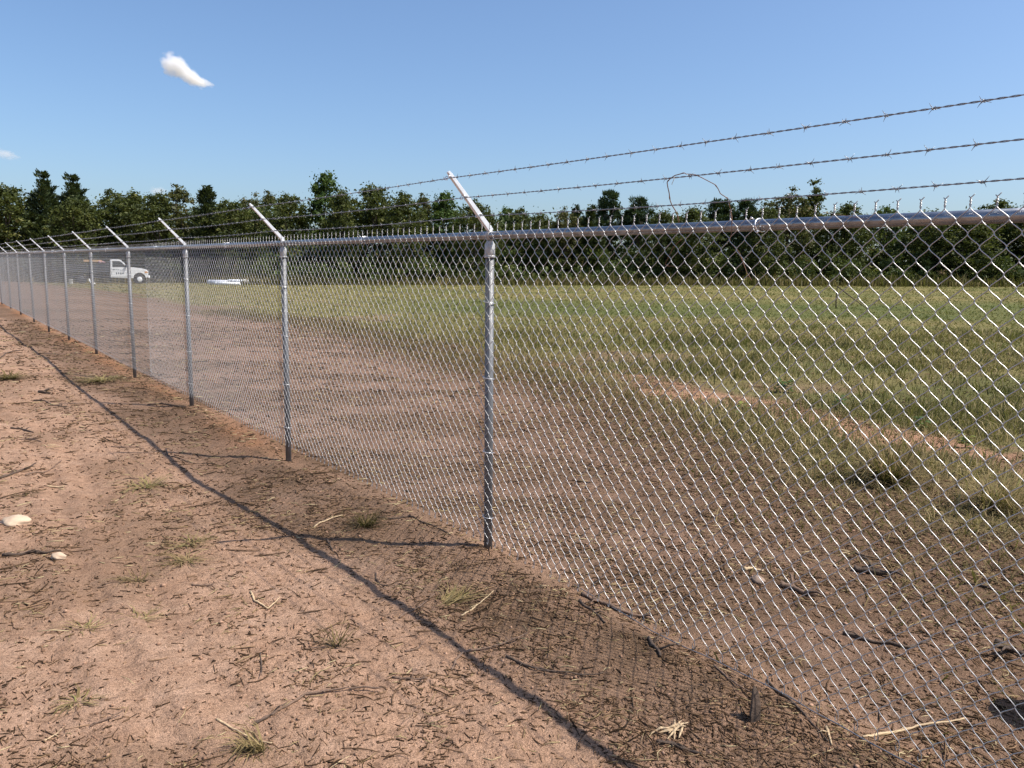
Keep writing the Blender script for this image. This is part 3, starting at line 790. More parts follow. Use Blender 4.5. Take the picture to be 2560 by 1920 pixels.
STICKS = [
 ('stick', [(-0.892, 2.65), (-0.834, 2.706), (-0.761, 2.815), (-0.663, 2.843), (-0.559, 2.854), (-0.478, 2.846)], .0055, 'root', 'long arched brown root on bare sand at the front'),
 ('stick', [(-0.454, 2.95), (-0.382, 2.929), (-0.31, 2.914)], .005, 'root', 'short straight twig just behind the long arched root'),
 ('root', [(-0.225, 3.012), (-0.215, 3.088), (-0.193, 3.152), (-0.157, 3.196), (-0.108, 3.215), (-0.064, 3.229), (0.014, 3.286), (0.083, 3.33)], .0055, 'root', 'hooked root crossing the dark shadow of the top rail'),
 ('stick', [(-0.007, 3.127), (0.057, 3.067), (0.124, 3.021), (0.19, 2.984)], .0055, 'twig', 'straight dark stick in the mesh shadow beside the hooked root'),
 ('root', [(-0.704, 4.029), (-0.687, 3.95), (-0.656, 3.883), (-0.61, 3.841)], .004, 'twig', 'small J shaped root between rail shadow and first post'),
 ('stick', [(-1.226, 4.824), (-1.181, 4.946), (-1.098, 5.063)], .0055, 'straw_stick', 'pale stick slanting beside the dark root clump'),
 ('stick', [(-1.094, 4.606), (-1.051, 4.503), (-1.0, 4.36)], .006, 'twig', 'short dark stick just below the first post shadow'),
 ('stick', [(-0.5, 3.479), (-0.471, 3.533), (-0.43, 3.597), (-0.377, 3.739), (-0.367, 3.768)], .006, 'root', 'rough brown stick touching the rail shadow near dry stalks'),
 ('stick', [(-0.223, 3.532), (-0.172, 3.615), (-0.126, 3.711), (-0.077, 3.772)], .0045, 'straw_stick', 'pale bent stalk lying in the mesh shadow'),
 ('root', [(-0.864, 4.991), (-0.745, 4.986), (-0.637, 4.991), (-0.478, 4.825), (-0.348, 4.615)], .006, 'twig', 'dark root running up to the foot of the nearest post'),
 ('root', [(-0.431, 3.149), (-0.38, 3.177), (-0.358, 3.226)], .004, 'root', 'tiny curved root left of the hooked root'),
 ('root', [(0.36, 3.781), (0.409, 3.712), (0.459, 3.669), (0.512, 3.607), (0.56, 3.563), (0.616, 3.544), (0.668, 3.535)], .011, 'root', 'thick brown root lying under the fence fabric'),
 ('root', [(0.34, 3.689), (0.385, 3.585), (0.439, 3.439)], .007, 'twig', 'black forked root next to the thick brown root'),
 ('stick', [(0.612, 3.307), (0.616, 3.207), (0.621, 3.088)], .011, 'twig', 'stubby black stick in front of the loose wire'),
 ('stick', [(0.838, 3.065), (0.851, 2.96), (0.876, 2.857), (0.919, 2.789)], .004, 'root', 'thin root beside the broken wooden stake'),
 ('stick', [(1.021, 2.96), (1.028, 2.864), (1.054, 2.77), (1.073, 2.645), (1.089, 2.525)], .006, 'twig', 'dark stick crossing under the loose wire'),
 ('stick', [(1.129, 2.64), (1.111, 2.576), (1.094, 2.503)], .006, 'straw_stick', 'pale stub of wood beside the loose wire at the front'),
 ('stick', [(0.509, 2.54), (0.559, 2.532), (0.606, 2.508), (0.65, 2.475)], .008, 'twig', 'curved dark stick under the pale splintered chips'),
 ('root', [(0.048, 3.074), (0.169, 3.02), (0.287, 2.975), (0.377, 2.982)], .0045, 'twig', 'long thin root lying across the mesh shadow'),
 ('root', [(-3.989, 6.079), (-3.982, 6.232), (-3.957, 6.364), (-4.001, 6.577)], .011, 'twig', 'thick dark root at the left edge of the sand'),
 ('root', [(-3.861, 6.204), (-3.836, 6.356), (-3.831, 6.534), (-3.85, 6.689)], .008, 'root', 'slender root rising from the pile at the left edge'),
 ('root', [(-2.858, 4.329), (-2.758, 4.313), (-2.69, 4.349), (-2.6, 4.323), (-2.557, 4.376)], .010, 'twig', 'dark ragged root beside the small pale stone'),
 ('stick', [(-5.831, 9.633), (-5.675, 9.622), (-5.439, 9.334), (-5.198, 9.207)], .010, 'twig', 'wavy dark stick on open sand left of the rail shadow'),
 ('stick', [(-6.105, 10.207), (-5.895, 10.085)], .020, 'twig', 'short black stick behind the wavy dark stick'),
 ('stick', [(-5.058, 7.937), (-4.923, 7.894), (-4.704, 7.734)], .010, 'twig', 'dark stick near the left edge, upper of two in a row'),
 ('stick', [(-4.7, 7.417), (-4.601, 7.456), (-4.382, 7.305)], .007, 'root', 'brown stick near the left edge, lower of two in a row'),
 ('stick', [(-3.709, 7.265), (-3.579, 7.245), (-3.432, 7.247)], .007, 'root', 'brown stick ending at the rail shadow before the second post'),
 ('root', [(-3.08, 6.185), (-2.977, 6.161), (-2.915, 6.201), (-2.939, 6.355), (-2.941, 6.509)], .005, 'root', 'curled root on the sand above the dry straw tuft'),
 ('stick', [(-3.522, 5.914), (-3.453, 5.908), (-3.391, 5.897)], .007, 'straw_stick', 'small pale stick left of the dry straw tuft'),
 ('root', [(-4.356, 9.437), (-4.214, 9.509), (-4.016, 9.369), (-3.784, 9.18)], .010, 'twig', 'dark root lying at the foot of the third post'),
 ('root', [(-3.188, 7.239), (-3.045, 6.936), (-2.929, 6.873), (-2.74, 6.716), (-2.552, 6.711)], .005, 'twig', 'long wavy root beside the rail shadow near the second post'),
 ('root', [(-8.726, 13.544), (-9.085, 14.356), (-9.132, 14.775)], .012, 'twig', 'far dark branch at the left edge near the fifth post'),
 ('log_piece', [(1.895, 4.222), (1.957, 4.176), (2.053, 4.108)], .020, 'twig', 'black charred log piece inside the fence, the farther one'),
 ('log_piece', [(1.393, 3.932), (1.449, 3.9), (1.481, 3.84), (1.537, 3.815)], .017, 'root', 'brown broken log piece inside the fence'),
 ('stick', [(1.267, 4.146), (1.321, 4.162), (1.374, 4.152)], .011, 'straw_stick', 'pale split stick inside the fence beside a dark clod'),
 ('stick', [(1.509, 3.425), (1.582, 3.351), (1.667, 3.309), (1.722, 3.249), (1.806, 3.305), (1.894, 3.376)], .009, 'twig', 'bent V shaped dark branch inside the fence'),
 ('log_piece', [(2.134, 3.311), (2.15, 3.254), (2.179, 3.194)], .017, 'twig', 'black log stub at the right edge inside the fence'),
 ('stick', [(1.225, 2.565), (1.308, 2.616), (1.391, 2.647), (1.483, 2.674), (1.553, 2.681), (1.659, 2.705)], .0055, 'straw_stick', 'long pale tan branch inside the fence near the bottom'),
 ('stick', [(2.4, 4.119), (2.401, 4.032), (2.467, 3.981), (2.535, 3.87)], .006, 'twig', 'thin dark branch at the right edge below the dry grass'),
 ('stick', [(2.003, 4.488), (2.046, 4.412), (2.129, 4.381)], .008, 'twig', 'dark twig behind the charred log piece'),
 ('stick', [(-1.451, 2.585), (-1.427, 2.6), (-1.396, 2.621), (-1.371, 2.653)], .004, 'root', 'small curved twig near the bottom left corner'),
 ('stick', [(-0.903, 2.643), (-0.866, 2.668), (-0.84, 2.707), (-0.811, 2.74)], .0045, 'twig', 'dark twig at the left tip of the long arched root'),
 ('stalk', [(-1.037, 2.652), (-0.979, 2.617), (-0.898, 2.567), (-0.796, 2.509)], .0042, 'straw_stick', 'pale yellow stalk leading to the uprooted grass tuft'),
 ('stick', [(-1.568, 2.512), (-1.552, 2.537), (-1.531, 2.553)], .0032, 'straw_stick', 'little grey twig in the bottom left corner'),
 ('stick', [(-1.29, 3.806), (-1.225, 3.674), (-1.138, 3.595), (-1.109, 3.686)], .0055, 'straw_stick', 'forked pale stick on bare sand left of the rail shadow'),
 ('stick', [(-1.611, 3.878), (-1.525, 3.87), (-1.494, 3.857)], .005, 'root', 'short brown stick behind the forked pale stick'),
 ('stick', [(-1.03, 3.134), (-0.994, 3.035), (-0.961, 2.925)], .004, 'twig', 'upright looking dark twig on sand in front of the forked stick'),
]
for nm, pts, r_, mt, lb in STICKS:
    stick(nm, pts, r_, mt, lb, {'log_piece': 'log', 'root': 'root', 'stalk': 'stalk'}.get(nm, 'stick'), stubs=1 if mt == 'straw_stick' else 3, raise_=.015 if r_ < .006 else 0)

# broken stake standing crookedly by the loose wire
def wedge_stake():
    bx, by = .878, 2.64; bz = float(height(bx, by))
    mb = MB()
    P = [(0, 0, -.04), (.0, .012, .02), (.004, .02, .05), (.004, .034, .09), (.0, .040, .11)]
    for (px, py, pz), w, d in zip(P, (.018, .019, .017, .012, .004), (.012, .012, .010, .007, .002)):
        mb.v += [(px - w, py - d, pz), (px + w, py - d * .6, pz), (px + w * .8, py + d, pz + .004), (px - w * .9, py + d * .8, pz)]
    mb.f += [(3, 2, 1, 0), (16, 17, 18, 19)] + [(4 * i + k, 4 * i + (k + 1) % 4, 4 * i + 4 + (k + 1) % 4, 4 * i + 4 + k) for i in range(4) for k in range(4)]
    o = mb.build('wooden_stake', M['twig'], None, False, .002, loc=(bx, by, bz))
    tag(o, 'broken dark wooden stake stuck in the soil near the fence', 'stake')
wedge_stake()

# loose tension wire on the ground along the foot of the fence
W = [(0.33, 3.88), (0.42, 3.73), (0.564, 3.505), (0.636, 3.385), (0.742, 3.244), (0.824, 3.136), (0.941, 2.961), (1.048, 2.809), (1.106, 2.71), (1.172, 2.624), (1.27, 2.47), (1.41, 2.26), (1.6, 1.95), (1.9, 1.5)]
Wt = np.linspace(0, len(W) - 1, 70); WX = np.interp(Wt, range(len(W)), [p[0] for p in W]); WY = np.interp(Wt, range(len(W)), [p[1] for p in W])
WZ = height(WX, WY) + .006; WZ = np.convolve(np.pad(WZ, 6, 'edge'), np.ones(13) / 13, 'valid') + .006
o = MB().tube(np.stack([WX - .9, WY - 3, WZ], 1), .0022, 6).build('loose_wire', M['barb'], None, True, loc=(.9, 3, 0))
tag(o, 'loose grey steel wire lying on the soil along the fence foot', 'wire')

def stone(x, y, r, flat, label, seed):
    bm = bmesh.new(); bmesh.ops.create_icosphere(bm, subdivisions=3, radius=1)
    rr = random.Random(seed); off = [rr.uniform(0, 9) for _ in range(3)]
    for v in bm.verts:
        k = 1 + .16 * math.sin(v.co.x * 3 + off[0]) + .12 * math.sin(v.co.y * 4 + off[1]) + .08 * math.sin(v.co.z * 7 + v.co.x * 5 + off[2])
        v.co = Vector((v.co.x * k * r * 1.35, v.co.y * k * r, v.co.z * k * r * flat))
    me = bpy.data.meshes.new('stone'); bm.to_mesh(me); bm.free()
    for p in me.polygons: p.use_smooth = True
    me.materials.append(M['pebble' if seed == 3 else 'stone'])
    o = obj('stone', me, None, (x, y, float(height(x, y)) + r * flat * .35))
    tag(o, label, 'stone')
stone(-3.16, 4.93, .075, .45, 'flat pale stone on the sand at the left edge', 1)
stone(-2.492, 4.247, .032, .7, 'small pale stone beside the dark ragged root', 2)
stone(1.30, 3.99, .03, .6, 'little round stone inside the fence near broken log', 3)

# pale splintered chips
def chip_pile():
    bx, by = .58, 2.60; bz = float(height(bx, by))
    t = empty('splintered_wood', (bx, by, bz)); tag(t, 'pale splintered wood chips in the mesh shadow at the front', 'wood chips')
    for k in range(9):
        a = random.gauss(.5, .5); l = random.uniform(.025, .06); cx, cy = random.gauss(0, .03), random.gauss(0, .018)
        mb = MB().tube([(cx - l * math.cos(a), cy - l * math.sin(a), .004 + random.uniform(0, .012)), (cx, cy, .012 + random.uniform(0, .012)), (cx + l * math.cos(a), cy + l * math.sin(a), .004 + random.uniform(0, .02))], [.002, .0055, .0015], 4)
        mb.build('splinter', M['straw_stick'], t)
chip_pile()

def tuft(name, x, y, n, length, width, label, mat='drygrass', up=.35, tone=.6, cat='grass tuft', aim=None, spread=.5):
    bz = float(height(x, y)); V, F, R_ = [], [], []
    for k in range(n):
        a = random.uniform(0, 6.283) if aim is None else random.gauss(aim, spread)
        l = length * random.uniform(.45, 1.15); e = up * random.uniform(.2, 1.6); w = width * random.uniform(.6, 1.3) / 2
        ox, oy = random.gauss(0, length * .10), random.gauss(0, length * .10)
        nx, ny = -math.sin(a) * w, math.cos(a) * w
        m1 = (ox + math.cos(a) * l * .5, oy + math.sin(a) * l * .5, l * e * .62); m2 = (ox + math.cos(a + .2) * l, oy + math.sin(a + .2) * l, max(.004, l * e * random.uniform(.3, 1)))
        i = len(V)
        V += [(ox - nx, oy - ny, -.005), (ox + nx, oy + ny, -.005), (m1[0] + nx, m1[1] + ny, m1[2]), (m1[0] - nx, m1[1] - ny, m1[2]), m2]
        F.append(((i, i + 1, i + 2, i + 3), (i + 3, i + 2, i + 4)))
        R_ += [min(1, max(0, random.gauss(tone, .2)))] * 5
    me = fast_mesh(name, V, [np.array([f[0] for f in F]), np.array([f[1] for f in F])], M[mat], False, {'rnd': np.array(R_)})
    return tag(obj(name, me, None, (x, y, bz)), label, cat)

tuft('grass_tuft', -0.831, 2.495, 90, .13, .004, 'uprooted dry grass tuft with dark roots at the front', aim=3.6, spread=.8, up=.5, tone=.35)
tuft('grass_tuft', -1.872, 3.344, 26, .16, .005, 'pale straw tuft splayed on sand near the left edge', up=.15, tone=.6)
tuft('grass_tuft', -1.583, 2.755, 55, .12, .004, 'yellow green grass tuft in the bottom left sand', up=.14, tone=.55)
tuft('grass_tuft', -1.926, 3.949, 40, .17, .004, 'dark rooty grass tuft on sand behind the pale straw tuft', up=.3, tone=.25)
tuft('grass_tuft', -1.687, 3.479, 40, .15, .004, 'greenish flattened tuft between two straw tufts', up=.10, tone=.6)
tuft('root_clump', -0.908, 4.865, 150, .2, .005, 'dark tangled root clump beside the first post shadow', 'drygrass', .55, .08, 'root clump')
tuft('grass_tuft', -0.731, 3.204, 36, .13, .004, 'small upright dead tuft left of the rail shadow', up=.6, tone=.12)
tuft('grass_tuft', -0.319, 3.67, 70, .26, .005, 'bundle of straight dry stalks beside the rail shadow', aim=.8, spread=.35, up=.12, tone=.55)
tuft('grass_tuft', -7.158, 11.268, 120, .4, .014, 'dark grass heap at the far left of the sand', up=.25, tone=.25)
tuft('grass_tuft', -2.786, 5.919, 60, .25, .007, 'dry straw tuft in the middle of the bare sand', up=.25, tone=.65)
tuft('grass_tuft', -3.518, 5.636, 30, .15, .006, 'little dark tuft left of the dry straw tuft', up=.3, tone=.1)
tuft('grass_tuft', -1.879, 4.514, 50, .2, .005, 'faint green yellow tuft in front of the arm shadow', up=.14, tone=.6)
tuft('grass_tuft', -1.777, 4.22, 50, .2, .005, 'sparse dead tuft just nearer than the faint green one', up=.14, tone=.5)
tuft('grass_tussock', 2.95, 6.08, 420, .42, .007, 'bushy brown and grey dead tussock behind the mesh', 'drygrass', .8, .22, 'tussock')
tuft('grass_tussock', 3.35, 5.35, 260, .38, .006, 'straw coloured dead tussock at the right edge behind mesh', 'drygrass', .7, .42, 'tussock')
tuft('grass_tuft', -5.9, 11.4, 140, .5, .014, 'pale flattened straw patch where the rail shadow breaks', up=.15, tone=.65)

def weed(x, y, n, size, label, tone=.4):
    bz = float(height(x, y)); V, F, R_ = [], [], []
    for k in range(n):
        a = random.uniform(0, 6.283); l = size * random.uniform(.3, 1); z0 = size * random.uniform(.05, .8); w = size * .16 * random.uniform(.6, 1.3)
        d = np.array([math.cos(a), math.sin(a), random.uniform(-.2, .5)]); b_ = d * l * .25 + [0, 0, z0]; t_ = d * l * .75 + [0, 0, z0]
        sd = np.array([-math.sin(a), math.cos(a), 0]) * w; mdl = (b_ + t_) / 2 + [0, 0, w * .3]
        i = len(V); V += [b_, mdl + sd, t_, mdl - sd]; F.append((i, i + 1, i + 2, i + 3)); R_ += [min(1, max(0, random.gauss(tone, .2)))] * 4
    t = empty('weed', (x, y, bz)); tag(t, label, 'weed')
    obj('leaf_cluster', fast_mesh('leaf_cluster', V, np.array(F), M['weed'], False, {'rnd': np.array(R_)}), t)
    MB().tube([(0, 0, -.02), (.01, 0, size * .4), (0, .01, size * .8)], [.006, .005, .003], 5).build('stem', M['vine'], t, True)
weed(4.295, 8.253, 36, .15, 'dark green leafy weed on the bare sandy patch')
weed(3.998, 9.652, 36, .17, 'dark green weed at the back edge of the sandy patch')
weed(3.731, 10.852, 60, .22, 'bushy green weed left of the sandy patches')
weed(4.25, 7.35, 30, .16, 'bright yellow green weed in front of the sandy patch', .95)
weed(2.62, 9.0, 30, .16, 'yellow green weed at the border of the dead grass', .95)
weed(-14.85, 24.45, 24, .16, 'small yellow plant by the foot of the far fence', 1.0)

# forked dead stick standing in the field
fs = MB().tube([(0, 0, -.05), (-.02, 0, .45), (.0, 0, .95)], [.028, .024, .015], 6).tube([(0, 0, .93), (.55, -.3, .45), (1.05, -.6, .03)], [.026, .022, .014], 6)
fz = float(height(13.7, 34.1))
tag(fs.build('dead_branch', M['twig'], None, True, loc=(13.7, 34.1, fz)), 'broken dark branch propped up in the mown field', 'branch')

# ---------------------------------------------------------------- woods
def leaf_quads(C, D_, size, aspect=.55, fold=.0):
    """diamond leaves at C pointing along D_: verts (4 each), quads"""
    n = len(C)
    D_ = D_ / (np.linalg.norm(D_, axis=1)[:, None] + 1e-9)
    S = np.cross(D_, rng.normal(0, 1, (n, 3))); S /= np.linalg.norm(S, axis=1)[:, None] + 1e-9
    L = (size * np.exp(rng.normal(0, .3, n)))[:, None]
    V = np.stack([C - D_ * L * .5, C + S * L * aspect * .5, C + D_ * L * .5, C - S * L * aspect * .5], 1)
    return V.reshape(-1, 3), np.arange(4 * n).reshape(n, 4)

def sphere_dirs(n):
    d = rng.normal(0, 1, (n, 3)); return d / np.linalg.norm(d, axis=1)[:, None]

def crown_broad(H, R, z0, clumps, per, size, crad, power=.45, lobes=3, droop=0):
    Cs = []
    for k in range(clumps):
        d = sphere_dirs(1)[0]
        a = math.atan2(d[1], d[0])
        lob = 1 + .22 * math.sin(lobes * a + 1.3) + .16 * math.sin(5 * a + d[2] * 4)
        u = rng.random() ** power
        zc = (z0 + H) / 2; hz = (H - z0) / 2
        taper = 1 - .30 * max(0, d[2]) ** 2
        Cs.append((d[0] * R * lob * u * taper, d[1] * R * lob * u * taper, zc + d[2] * hz * (.72 + .28 * u) * (.92 + .16 * rng.random())))
    Cs = np.array(Cs); cr = crad * np.exp(rng.normal(0, .3, clumps))
    d = sphere_dirs(clumps * per); rad = np.minimum(np.abs(rng.normal(0, .55, clumps * per)), 1.05)
    P = np.repeat(Cs, per, 0) + d * (np.repeat(cr, per) * rad)[:, None] * np.array([1, 1, .72])
    P[:, 2] = np.maximum(P[:, 2], .15)
    dirs = d * .6 + rng.normal(0, .7, d.shape) + np.array([0, 0, -.15 - droop])
    V, F = leaf_quads(P, dirs, size)
    tone = np.clip(np.repeat(rng.normal(.45, .16, clumps), per) + rng.normal(0, .16, clumps * per), 0, 1)
    return V, F, np.repeat(tone, 4), Cs

def crown_juniper(H, R, spires, per):
    P, D_ = [], []; Cs = []
    for (ox, oy, h, r) in spires:
        nb = int(per * h / H)
        for q in range(nb):                                       # feathery branches, each ending in its own tip
            t = rng.random() ** .85; a = rng.random() * 6.283
            l = (r * (1 - t) ** .75 + .18) * rng.uniform(.55, 1.3)
            b = np.array([ox * (1 - .3 * t), oy * (1 - .3 * t), .4 + t * (h - .75)]); d = np.array([math.cos(a), math.sin(a), rng.uniform(.35, 1.1)])
            m = int(26 + 46 * l); u = rng.random(m) ** .6
            P.append(b + d * (l * u)[:, None] + rng.normal(0, 1, (m, 3)) * (.05 + .13 * (1 - u))[:, None])
            D_.append(np.tile(d, (m, 1)) + rng.normal(0, .35, (m, 3)) + [0, 0, .3])
        for q in range(5): Cs.append((ox * .6, oy * .6, h * (.4 + .1 * q)))
    P, D_ = np.concatenate(P), np.concatenate(D_)
    V, F = leaf_quads(P, D_, .24, .30)
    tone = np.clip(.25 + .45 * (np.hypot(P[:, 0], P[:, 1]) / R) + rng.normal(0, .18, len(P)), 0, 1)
    return V, F, np.repeat(tone, 4), np.array(Cs)

def crown_pine(H, R, puffs, per):
    Cs = []
    for k in range(puffs):
        t = rng.random() ** .7; a = rng.random() * 6.283
        rr = R * (.25 + .75 * math.sin(math.pi * min(1, .25 + .72 * t))) * rng.random() ** .5
        Cs.append((math.cos(a) * rr, math.sin(a) * rr, H * (.42 + .55 * t)))
    Cs = np.array(Cs); d = sphere_dirs(puffs * per)
    cr = np.repeat(.42 * np.exp(rng.normal(0, .25, puffs)), per)
    P = np.repeat(Cs, per, 0) + d * (cr * (.35 + .65 * rng.random(puffs * per)))[:, None] * np.array([1, 1, .62])
    V, F = leaf_quads(P, d + np.array([0, 0, .5]), .26, .24)
    tone = np.clip(np.repeat(rng.normal(.45, .18, puffs), per) + rng.normal(0, .15, puffs * per), 0, 1)
    return V, F, np.repeat(tone, 4), Cs

def trunk_mesh(H, r, Cs, limbs):
    mb = MB()
    p = [(0, 0, -.3)]; x = y = 0
    for k in range(1, 7):
        x += random.gauss(0, .05); y += random.gauss(0, .05); p.append((x, y, H * .80 * k / 6))
    mb.tube(p, [r * 1.3] + [r * (1 - .8 * k / 6) for k in range(1, 7)], 8)
    order = list(range(len(Cs))); random.shuffle(order)
    for i in order[:limbs]:
        c = Cs[i]; zb = min(H * .7, max(.6, c[2] * .6)); k = zb / (H * .8) * 6; k0 = min(5, int(k))
        b = np.array(p[k0]) + (np.array(p[k0 + 1]) - np.array(p[k0])) * (k - k0)
        mdl = (b + np.array(c)) / 2 + [0, 0, -.15]
        mb.tube([b, mdl, c], [r * .35, r * .22, r * .08], 5)
    return mb.mesh('trunk', M['bark'], True)

PROTO = {}
def proto(kind, mat, H, R, crown, r_trunk, limbs):
    V, F, tone, Cs = crown
    me = fast_mesh('crown', V, F, M[mat], False, {'rnd': tone})
    PROTO.setdefault(kind, []).append((me, trunk_mesh(H, r_trunk, Cs, limbs), H, R))

for k in range(3):
    proto('b', 'leaf_broad', 7, 2.2, crown_broad(7, 1.95, .3, 210, 72, .165, .50, .42, 3 + k), .13, 12)
for k in range(2):
    proto('o', 'leaf_olive', 7.4, 2.0, crown_broad(7.4, 1.8, .5, 200, 70, .155, .47, .42, 2 + k), .13, 12)
proto('e', 'leaf_bright', 8, 1.5, crown_broad(8, 1.25, .8, 110, 100, .19, .46, .38, 4), .12, 12)
proto('t', 'leaf_broad', 8, 1.3, crown_broad(8, 1.1, 1.0, 90, 85, .20, .48, .5, 2), .12, 10)
proto('a', 'leaf_bright', 6.7, 1.8, crown_broad(6.7, 1.8, 2.0, 60, 60, .20, .42, .35, 5), .10, 20)
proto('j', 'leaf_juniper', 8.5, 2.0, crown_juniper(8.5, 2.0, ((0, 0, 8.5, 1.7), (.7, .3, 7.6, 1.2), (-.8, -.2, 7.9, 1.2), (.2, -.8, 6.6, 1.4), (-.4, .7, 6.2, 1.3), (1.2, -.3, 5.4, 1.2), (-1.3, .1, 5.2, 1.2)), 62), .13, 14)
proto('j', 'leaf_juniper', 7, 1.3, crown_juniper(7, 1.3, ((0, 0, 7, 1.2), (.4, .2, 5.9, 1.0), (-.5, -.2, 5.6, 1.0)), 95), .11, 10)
proto('p', 'leaf_pine', 7.4, 1.5, crown_pine(7.4, 1.5, 62, 110), .12, 30)
proto('p', 'leaf_pine', 7.0, 1.7, crown_pine(7.0, 1.7, 70, 110), .12, 30)

TREES = [(-49.8, 69.1, 8.35, 3.13, 'b', -190), (-47.2, 71.3, 8.1, 2.93, 'j', -70), (-43.0, 69.1, 8.0, 2.4, 'b', 12), (-40.4, 70.2, 9.61, 1.88, 'j', 106), (-39.1, 72.4, 9.62, 2.12, 'j', 172), (-36.6, 68.0, 6.91, 1.68, 'b', 250), (-35.0, 71.3, 7.73, 1.75, 'b', 283), (-32.7, 70.2, 7.78, 1.9, 'b', 333), (-30.3, 69.1, 7.41, 1.66, 'b', 388), (-29.3, 71.3, 8.29, 1.89, 'o', 446), (-26.4, 70.2, 8.46, 1.29, 'j', 517), (-24.1, 69.1, 6.86, 1.79, 'b', 575), (-24.3, 75.6, 8.01, 1.56, 'o', 628), (-22.4, 74.5, 8.07, 1.52, 'o', 672), (-18.2, 66, 7.07, 1.51, 'b', 722), (-15.5, 67, 9.27, 1.35, 'e', 811), (-13.5, 64, 7.38, 1.28, 'b', 853), (-11.3, 66, 7.83, 1.8, 'b', 935), (-8.5, 64, 6.96, 1.5, 'b', 1013), (-7.5, 67, 7.24, 1.16, 'o', 1057), (-5.7, 66, 7.59, 1.22, 'e', 1111), (-3.1, 64, 6.39, 1.33, 'b', 1186), (-2.1, 66, 5.99, 0.97, 'b', 1222), (-0.6, 72, 6.79, 1.06, 'e', 1268), (0.5, 68, 6.11, 1.17, 'b', 1300), (2.2, 66, 5.72, 1.46, 'b', 1353), (4.0, 65, 6.02, 1.12, 'o', 1411), (5.0, 66, 6.54, 0.65, 'j', 1440), (6.1, 65, 6.49, 0.88, 'j', 1478), (7.9, 68, 7.76, 1.11, 'p', 1524), (10.3, 67, 7.09, 1.33, 'p', 1600), (11.6, 64, 5.87, 1.27, 'b', 1656), (14.0, 64, 5.94, 1.6, 'b', 1734), (17.2, 68, 7.09, 1.46, 'p', 1803), (18.7, 66, 6.83, 1.34, 'p', 1866), (19.5, 63, 5.91, 1.29, 'b', 1920), (22.3, 66, 7.59, 1.79, 'o', 1978), (24.6, 67, 8.2, 1.15, 't', 2042), (26.9, 66, 6.46, 1.57, 'b', 2120), (31.1, 68, 6.7, 1.65, 'a', 2221), (32.4, 64, 5.88, 1.58, 'b', 2322), (35.0, 63, 5.49, 1.94, 'b', 2420), (39.4, 66, 6.68, 1.88, 'b', 2507), (42.0, 65, 6.72, 2.46, 'b', 2610), (46.8, 66, 7.45, 2.97, 'o', 2740)]
SPECIAL = {106: 'tallest dark juniper with ragged spires above the far left fence', 172: 'dark juniper standing right beside the tallest ragged juniper',
           446: 'round topped olive tree above the front of the white truck', 517: 'slender pointed juniper between round tree and second fence arm',
           811: 'tall narrow bright green tree standing well above the treeline', 1111: 'bright green tree directly behind the nearest barbed wire arm',
           1440: 'very thin juniper spire among low trees right of nearest post', 1478: 'short juniper just beside the very thin spire',
           1524: 'tall open crowned pine left of the looped vine', 1600: 'flat topped pine next to the tall open crowned pine',
           1803: 'rounded dark pine seen under the looped vine', 1866: 'rounded dark pine right of the looped vine',
           1978: 'broad olive round crowned oak beside the dark column shaped tree', 2042: 'dark column shaped tree, tallest on the right half of the woods',
           2221: 'airy thin leaved tree low above the top rail on the right', 1268: 'small distant bright green tree right of the nearest arm'}
ORD = ['first', 'second', 'third', 'fourth', 'fifth', 'sixth', 'seventh', 'eighth', 'ninth', 'tenth', 'eleventh', 'twelfth', 'thirteenth', 'fourteenth', 'fifteenth', 'sixteenth', 'seventeenth', 'eighteenth', 'nineteenth', 'twentieth', 'twenty-first', 'twenty-second', 'twenty-third', 'twenty-fourth', 'twenty-fifth']
KN = {'b': ('broadleaf_tree', 'leafy green broadleaf tree'), 'o': ('olive_leaved_tree', 'olive green tree'), 'e': ('tall_elm_tree', 'bright green tree'), 't': ('column_tree', 'dark column tree'), 'a': ('airy_tree', 'airy tree'), 'j': ('juniper_tree', 'dark juniper'), 'p': ('pine_tree', 'dark pine')}
cnt = {}
for i, (X, Y, H, R, kind, px) in enumerate(TREES):
    ps = PROTO[kind]
    pi = (0 if R > 1.5 else 1) if kind == 'j' else (i * 7 + 3) % len(ps)
    cm, tm, Hp, Rp = ps[pi]
    t = empty(KN[kind][0], (X, Y, float(height(X, Y)) - .05), random.uniform(0, 6.283))
    wide = {'b': 1.5, 'o': 1.45, 'e': 1.2, 'j': 1.45, 'p': 1.2, 't': 1.2, 'a': 1.1}[kind]
    k = R * wide / Rp
    t.scale = (k, k, H / Hp)
    cnt[kind] = cnt.get(kind, 0) + 1
    lab = SPECIAL.get(px) or f'{ORD[cnt[kind]-1]} {KN[kind][1]} from the left along the far treeline'
    tag(t, lab, 'tree', 'trees along the edge of the woods')
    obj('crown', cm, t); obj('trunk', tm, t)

def edge_y(x): return 61.5 + 1.0 * np.sin(x * .13) + 1.4 * (fbm(x * .15, x * 0 + 2, 121, 2) - .5) + 6.0 * smooth(-19, -24, x)

